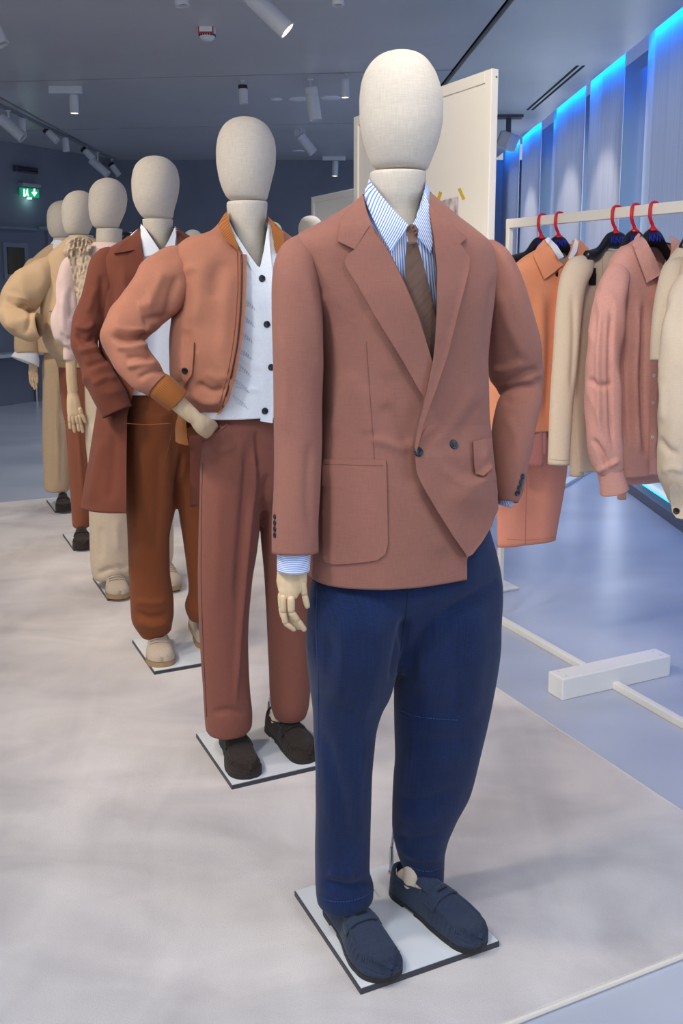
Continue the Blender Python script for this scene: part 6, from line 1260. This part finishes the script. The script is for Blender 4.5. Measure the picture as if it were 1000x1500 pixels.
# round flush plates in the ceiling
for i, (x, y, rp, lab) in enumerate(((405, 145, 8, 'small round flush plate in the ceiling beside two wide ones'), (437, 144.5, 14, 'wide round flush plate behind the near vertical spotlight'), (484, 143, 15, 'wide round flush plate next to the small lit spotlight'), (437, 221, 9, 'round flush plate behind the bracket spotlight'))):
    p = ground(x, y, CZ); r = rp / F * project(p)[0, 2]; g = Geo(); g.lathe(p - ZZ * 0.001 + ZZ * 0.001, -ZZ, [(0, r), (0.006, r), (0.008, r * 0.95)], 36)
    tag(autosmooth(g.put('ceiling_plate', mat('ceiling_plate_grey', S(214, 215, 220), 0.4), None, org=p)), lab, 'ceiling plate', 'round flush plates in the ceiling')
# wall speaker in the ceiling corner
Ys = 9.6; c = at_depth(744, 207, Ys); rt = thing('loudspeaker', c + ZZ * 0.14, 'pale grey loudspeaker bracketed under the ceiling beside the window wall', 'loudspeaker'); O = c + ZZ * 0.14; k = Ys / F
ax = np.array([0.75, -0.45, -0.35]); ax /= np.linalg.norm(ax); e = np.cross(ax, ZZ); e /= np.linalg.norm(e); f = np.cross(e, ax); g = Geo()
g.box(c, ax * 9 * k, e * 16 * k, f * 12 * k); bevel(g.put('cabinet', mat('speaker_grey', S(176, 180, 190), 0.5), rt, O), 0.02, 3)
g = Geo(); g.box(c - ax * 9.5 * k, ax * 1.0 * k, e * 14 * k, f * 10 * k); g.put('rear_cover', mat('speaker_grille', S(140, 145, 156), 0.6), rt, O)
g = Geo(); g.tube([c, np.array([c[0], c[1], CZ])], 0.025, 10); g.put('bracket', mat('speaker_bracket', S(60, 64, 74), 0.5), rt, O)
g = Geo(); q = np.array([c[0], c[1], CZ - 0.012]); g.box(q, np.array([0.13, 0, 0]), np.array([0, 0.07, 0]), ZZ * 0.012); g.put('ceiling_bracket', mat('speaker_bracket', S(60, 64, 74), 0.5), rt, O)
# emergency exit sign and indicator box on the left wall
def wq(x, y, lift): return wall_pt(x, y) - wn * lift
ex = thing('exit_sign', wq(38, 280, 0.0), 'green emergency exit sign with running figure and down arrow', 'exit sign'); O = np.array(ex.location)
def wbox(name, x0, x1, y0, y1, z0, z1, mt, parent):
    a, b = wq(x0, y0, 0), wq(x1, y1, 0); g = Geo(); g.box((a + b) / 2 - wn * (z0 + z1) / 2, wd * abs((b - a) @ wd) / 2, wn * (z1 - z0) / 2, ZZ * abs(a[2] - b[2]) / 2); return g.put(name, mt, parent, O)
wbox('housing', 25.5, 52, 268, 275, 0.0, 0.09, mat('exit_housing', S(150, 155, 168), 0.5), ex)
wbox('light_panel', 25.5, 52, 275, 290, 0.03, 0.06, mat('exit_green', S(10, 140, 92), 0.4, emit=S(12, 150, 100), estr=0.9), ex)
EW = mat('exit_white', S(235, 245, 240), 0.4, emit=S(235, 250, 244), estr=1.1)
def wpoly(name, pts, lift):
    P = [wq(x, y, lift) for x, y in pts]; n = len(P); V = np.array(P + [p - wn * 0.004 for p in P]); put(name, V, [tuple(range(n)), tuple(range(2*n-1, n-1, -1))] + [(i, n+i, n+(i+1) % n, (i+1) % n) for i in range(n)], EW, ex, smooth=False, org=O)
wpoly('arrow_shaft', [(43.6, 276.6), (45.8, 276.6), (45.8, 283.5), (43.6, 283.5)], 0.061); wpoly('arrow_head', [(40.6, 282.2), (42, 281), (44.7, 284.6), (47.4, 281), (48.8, 282.2), (44.7, 288)], 0.062)
for nm, pts in (('door_mark', [(28.6, 277), (31, 277), (31, 288.4), (28.6, 288.4)]), ('figure_head', [(33.6, 276.8), (35.2, 276.8), (35.2, 278.6), (33.6, 278.6)]), ('figure_body', [(32.4, 279), (35.4, 279), (35, 283.6), (32.8, 283.2)]), ('figure_leg', [(32.8, 283), (34, 283.6), (32, 288), (30.9, 287.4)]), ('figure_leg', [(34, 283), (35.4, 283.4), (36.4, 287.6), (35, 288)])): wpoly(nm, pts, 0.061)
l = bpy.data.lights.new('exit_glow', 'POINT'); l.energy = 0.35; l.color = (0.5, 1.0, 0.8); l.shadow_soft_size = 0.02; lo_ = bpy.data.objects.new('exit_glow', l); COL.objects.link(lo_); lo_.location = tuple(wq(39, 293, 0.08)); 
wbox('downlight', 37.5, 40.5, 290, 292, 0.02, 0.07, mat('exit_lamp', (1, 1, 1, 1), 0.4, emit=(0.6, 1, 0.85, 1), estr=4), ex)
bx_ = thing('indicator_box', wq(35, 248, 0.0), 'dark unlit indicator box on the wall above the exit sign', 'indicator box'); O = np.array(bx_.location)
wbox('case', 18.5, 51, 242, 255, 0.0, 0.06, mat('box_grey', S(66, 74, 92), 0.5), bx_); wbox('window', 20, 49.5, 243.5, 253.5, 0.06, 0.064, mat('dark_red_window', S(40, 18, 26), 0.2), bx_); wbox('stripe', 20, 49.5, 247, 249, 0.064, 0.066, mat('box_stripe', S(40, 46, 78), 0.3), bx_)
# low table by the left wall with a steel leg
tq = ground(53.5, 588, FZ); TO = tq.copy(); tb_ = thing('side_table', TO, 'low pale table with thin steel legs by the left wall', 'table'); zt = at_depth(53, 513, tq[1])[2]
ta_ = -wd.copy(); ta_ /= np.linalg.norm(ta_); tn_ = np.array([-ta_[1], ta_[0], 0]); tn_ = -tn_ if tn_[1] < 0 else tn_
g = Geo(); g.box(tq + ta_ * 0.75 + tn_ * -0.125 + ZZ * (zt - FZ - 0.02), ta_ * 0.8, tn_ * 0.14, ZZ * 0.02); bevel(g.put('table_top', mat('table_pale', S(176, 182, 194), 0.35), tb_, TO), 0.004)
for a, b in ((0, -0.01), (1.5, -0.01), (0, -0.24), (1.5, -0.24)):
    g = Geo(); g.lathe(tq + ta_ * a + tn_ * b, ZZ, [(0, .02), (zt - FZ - 0.03, .02)], 14); autosmooth(g.put('table_leg', M_STEEL, tb_, TO))
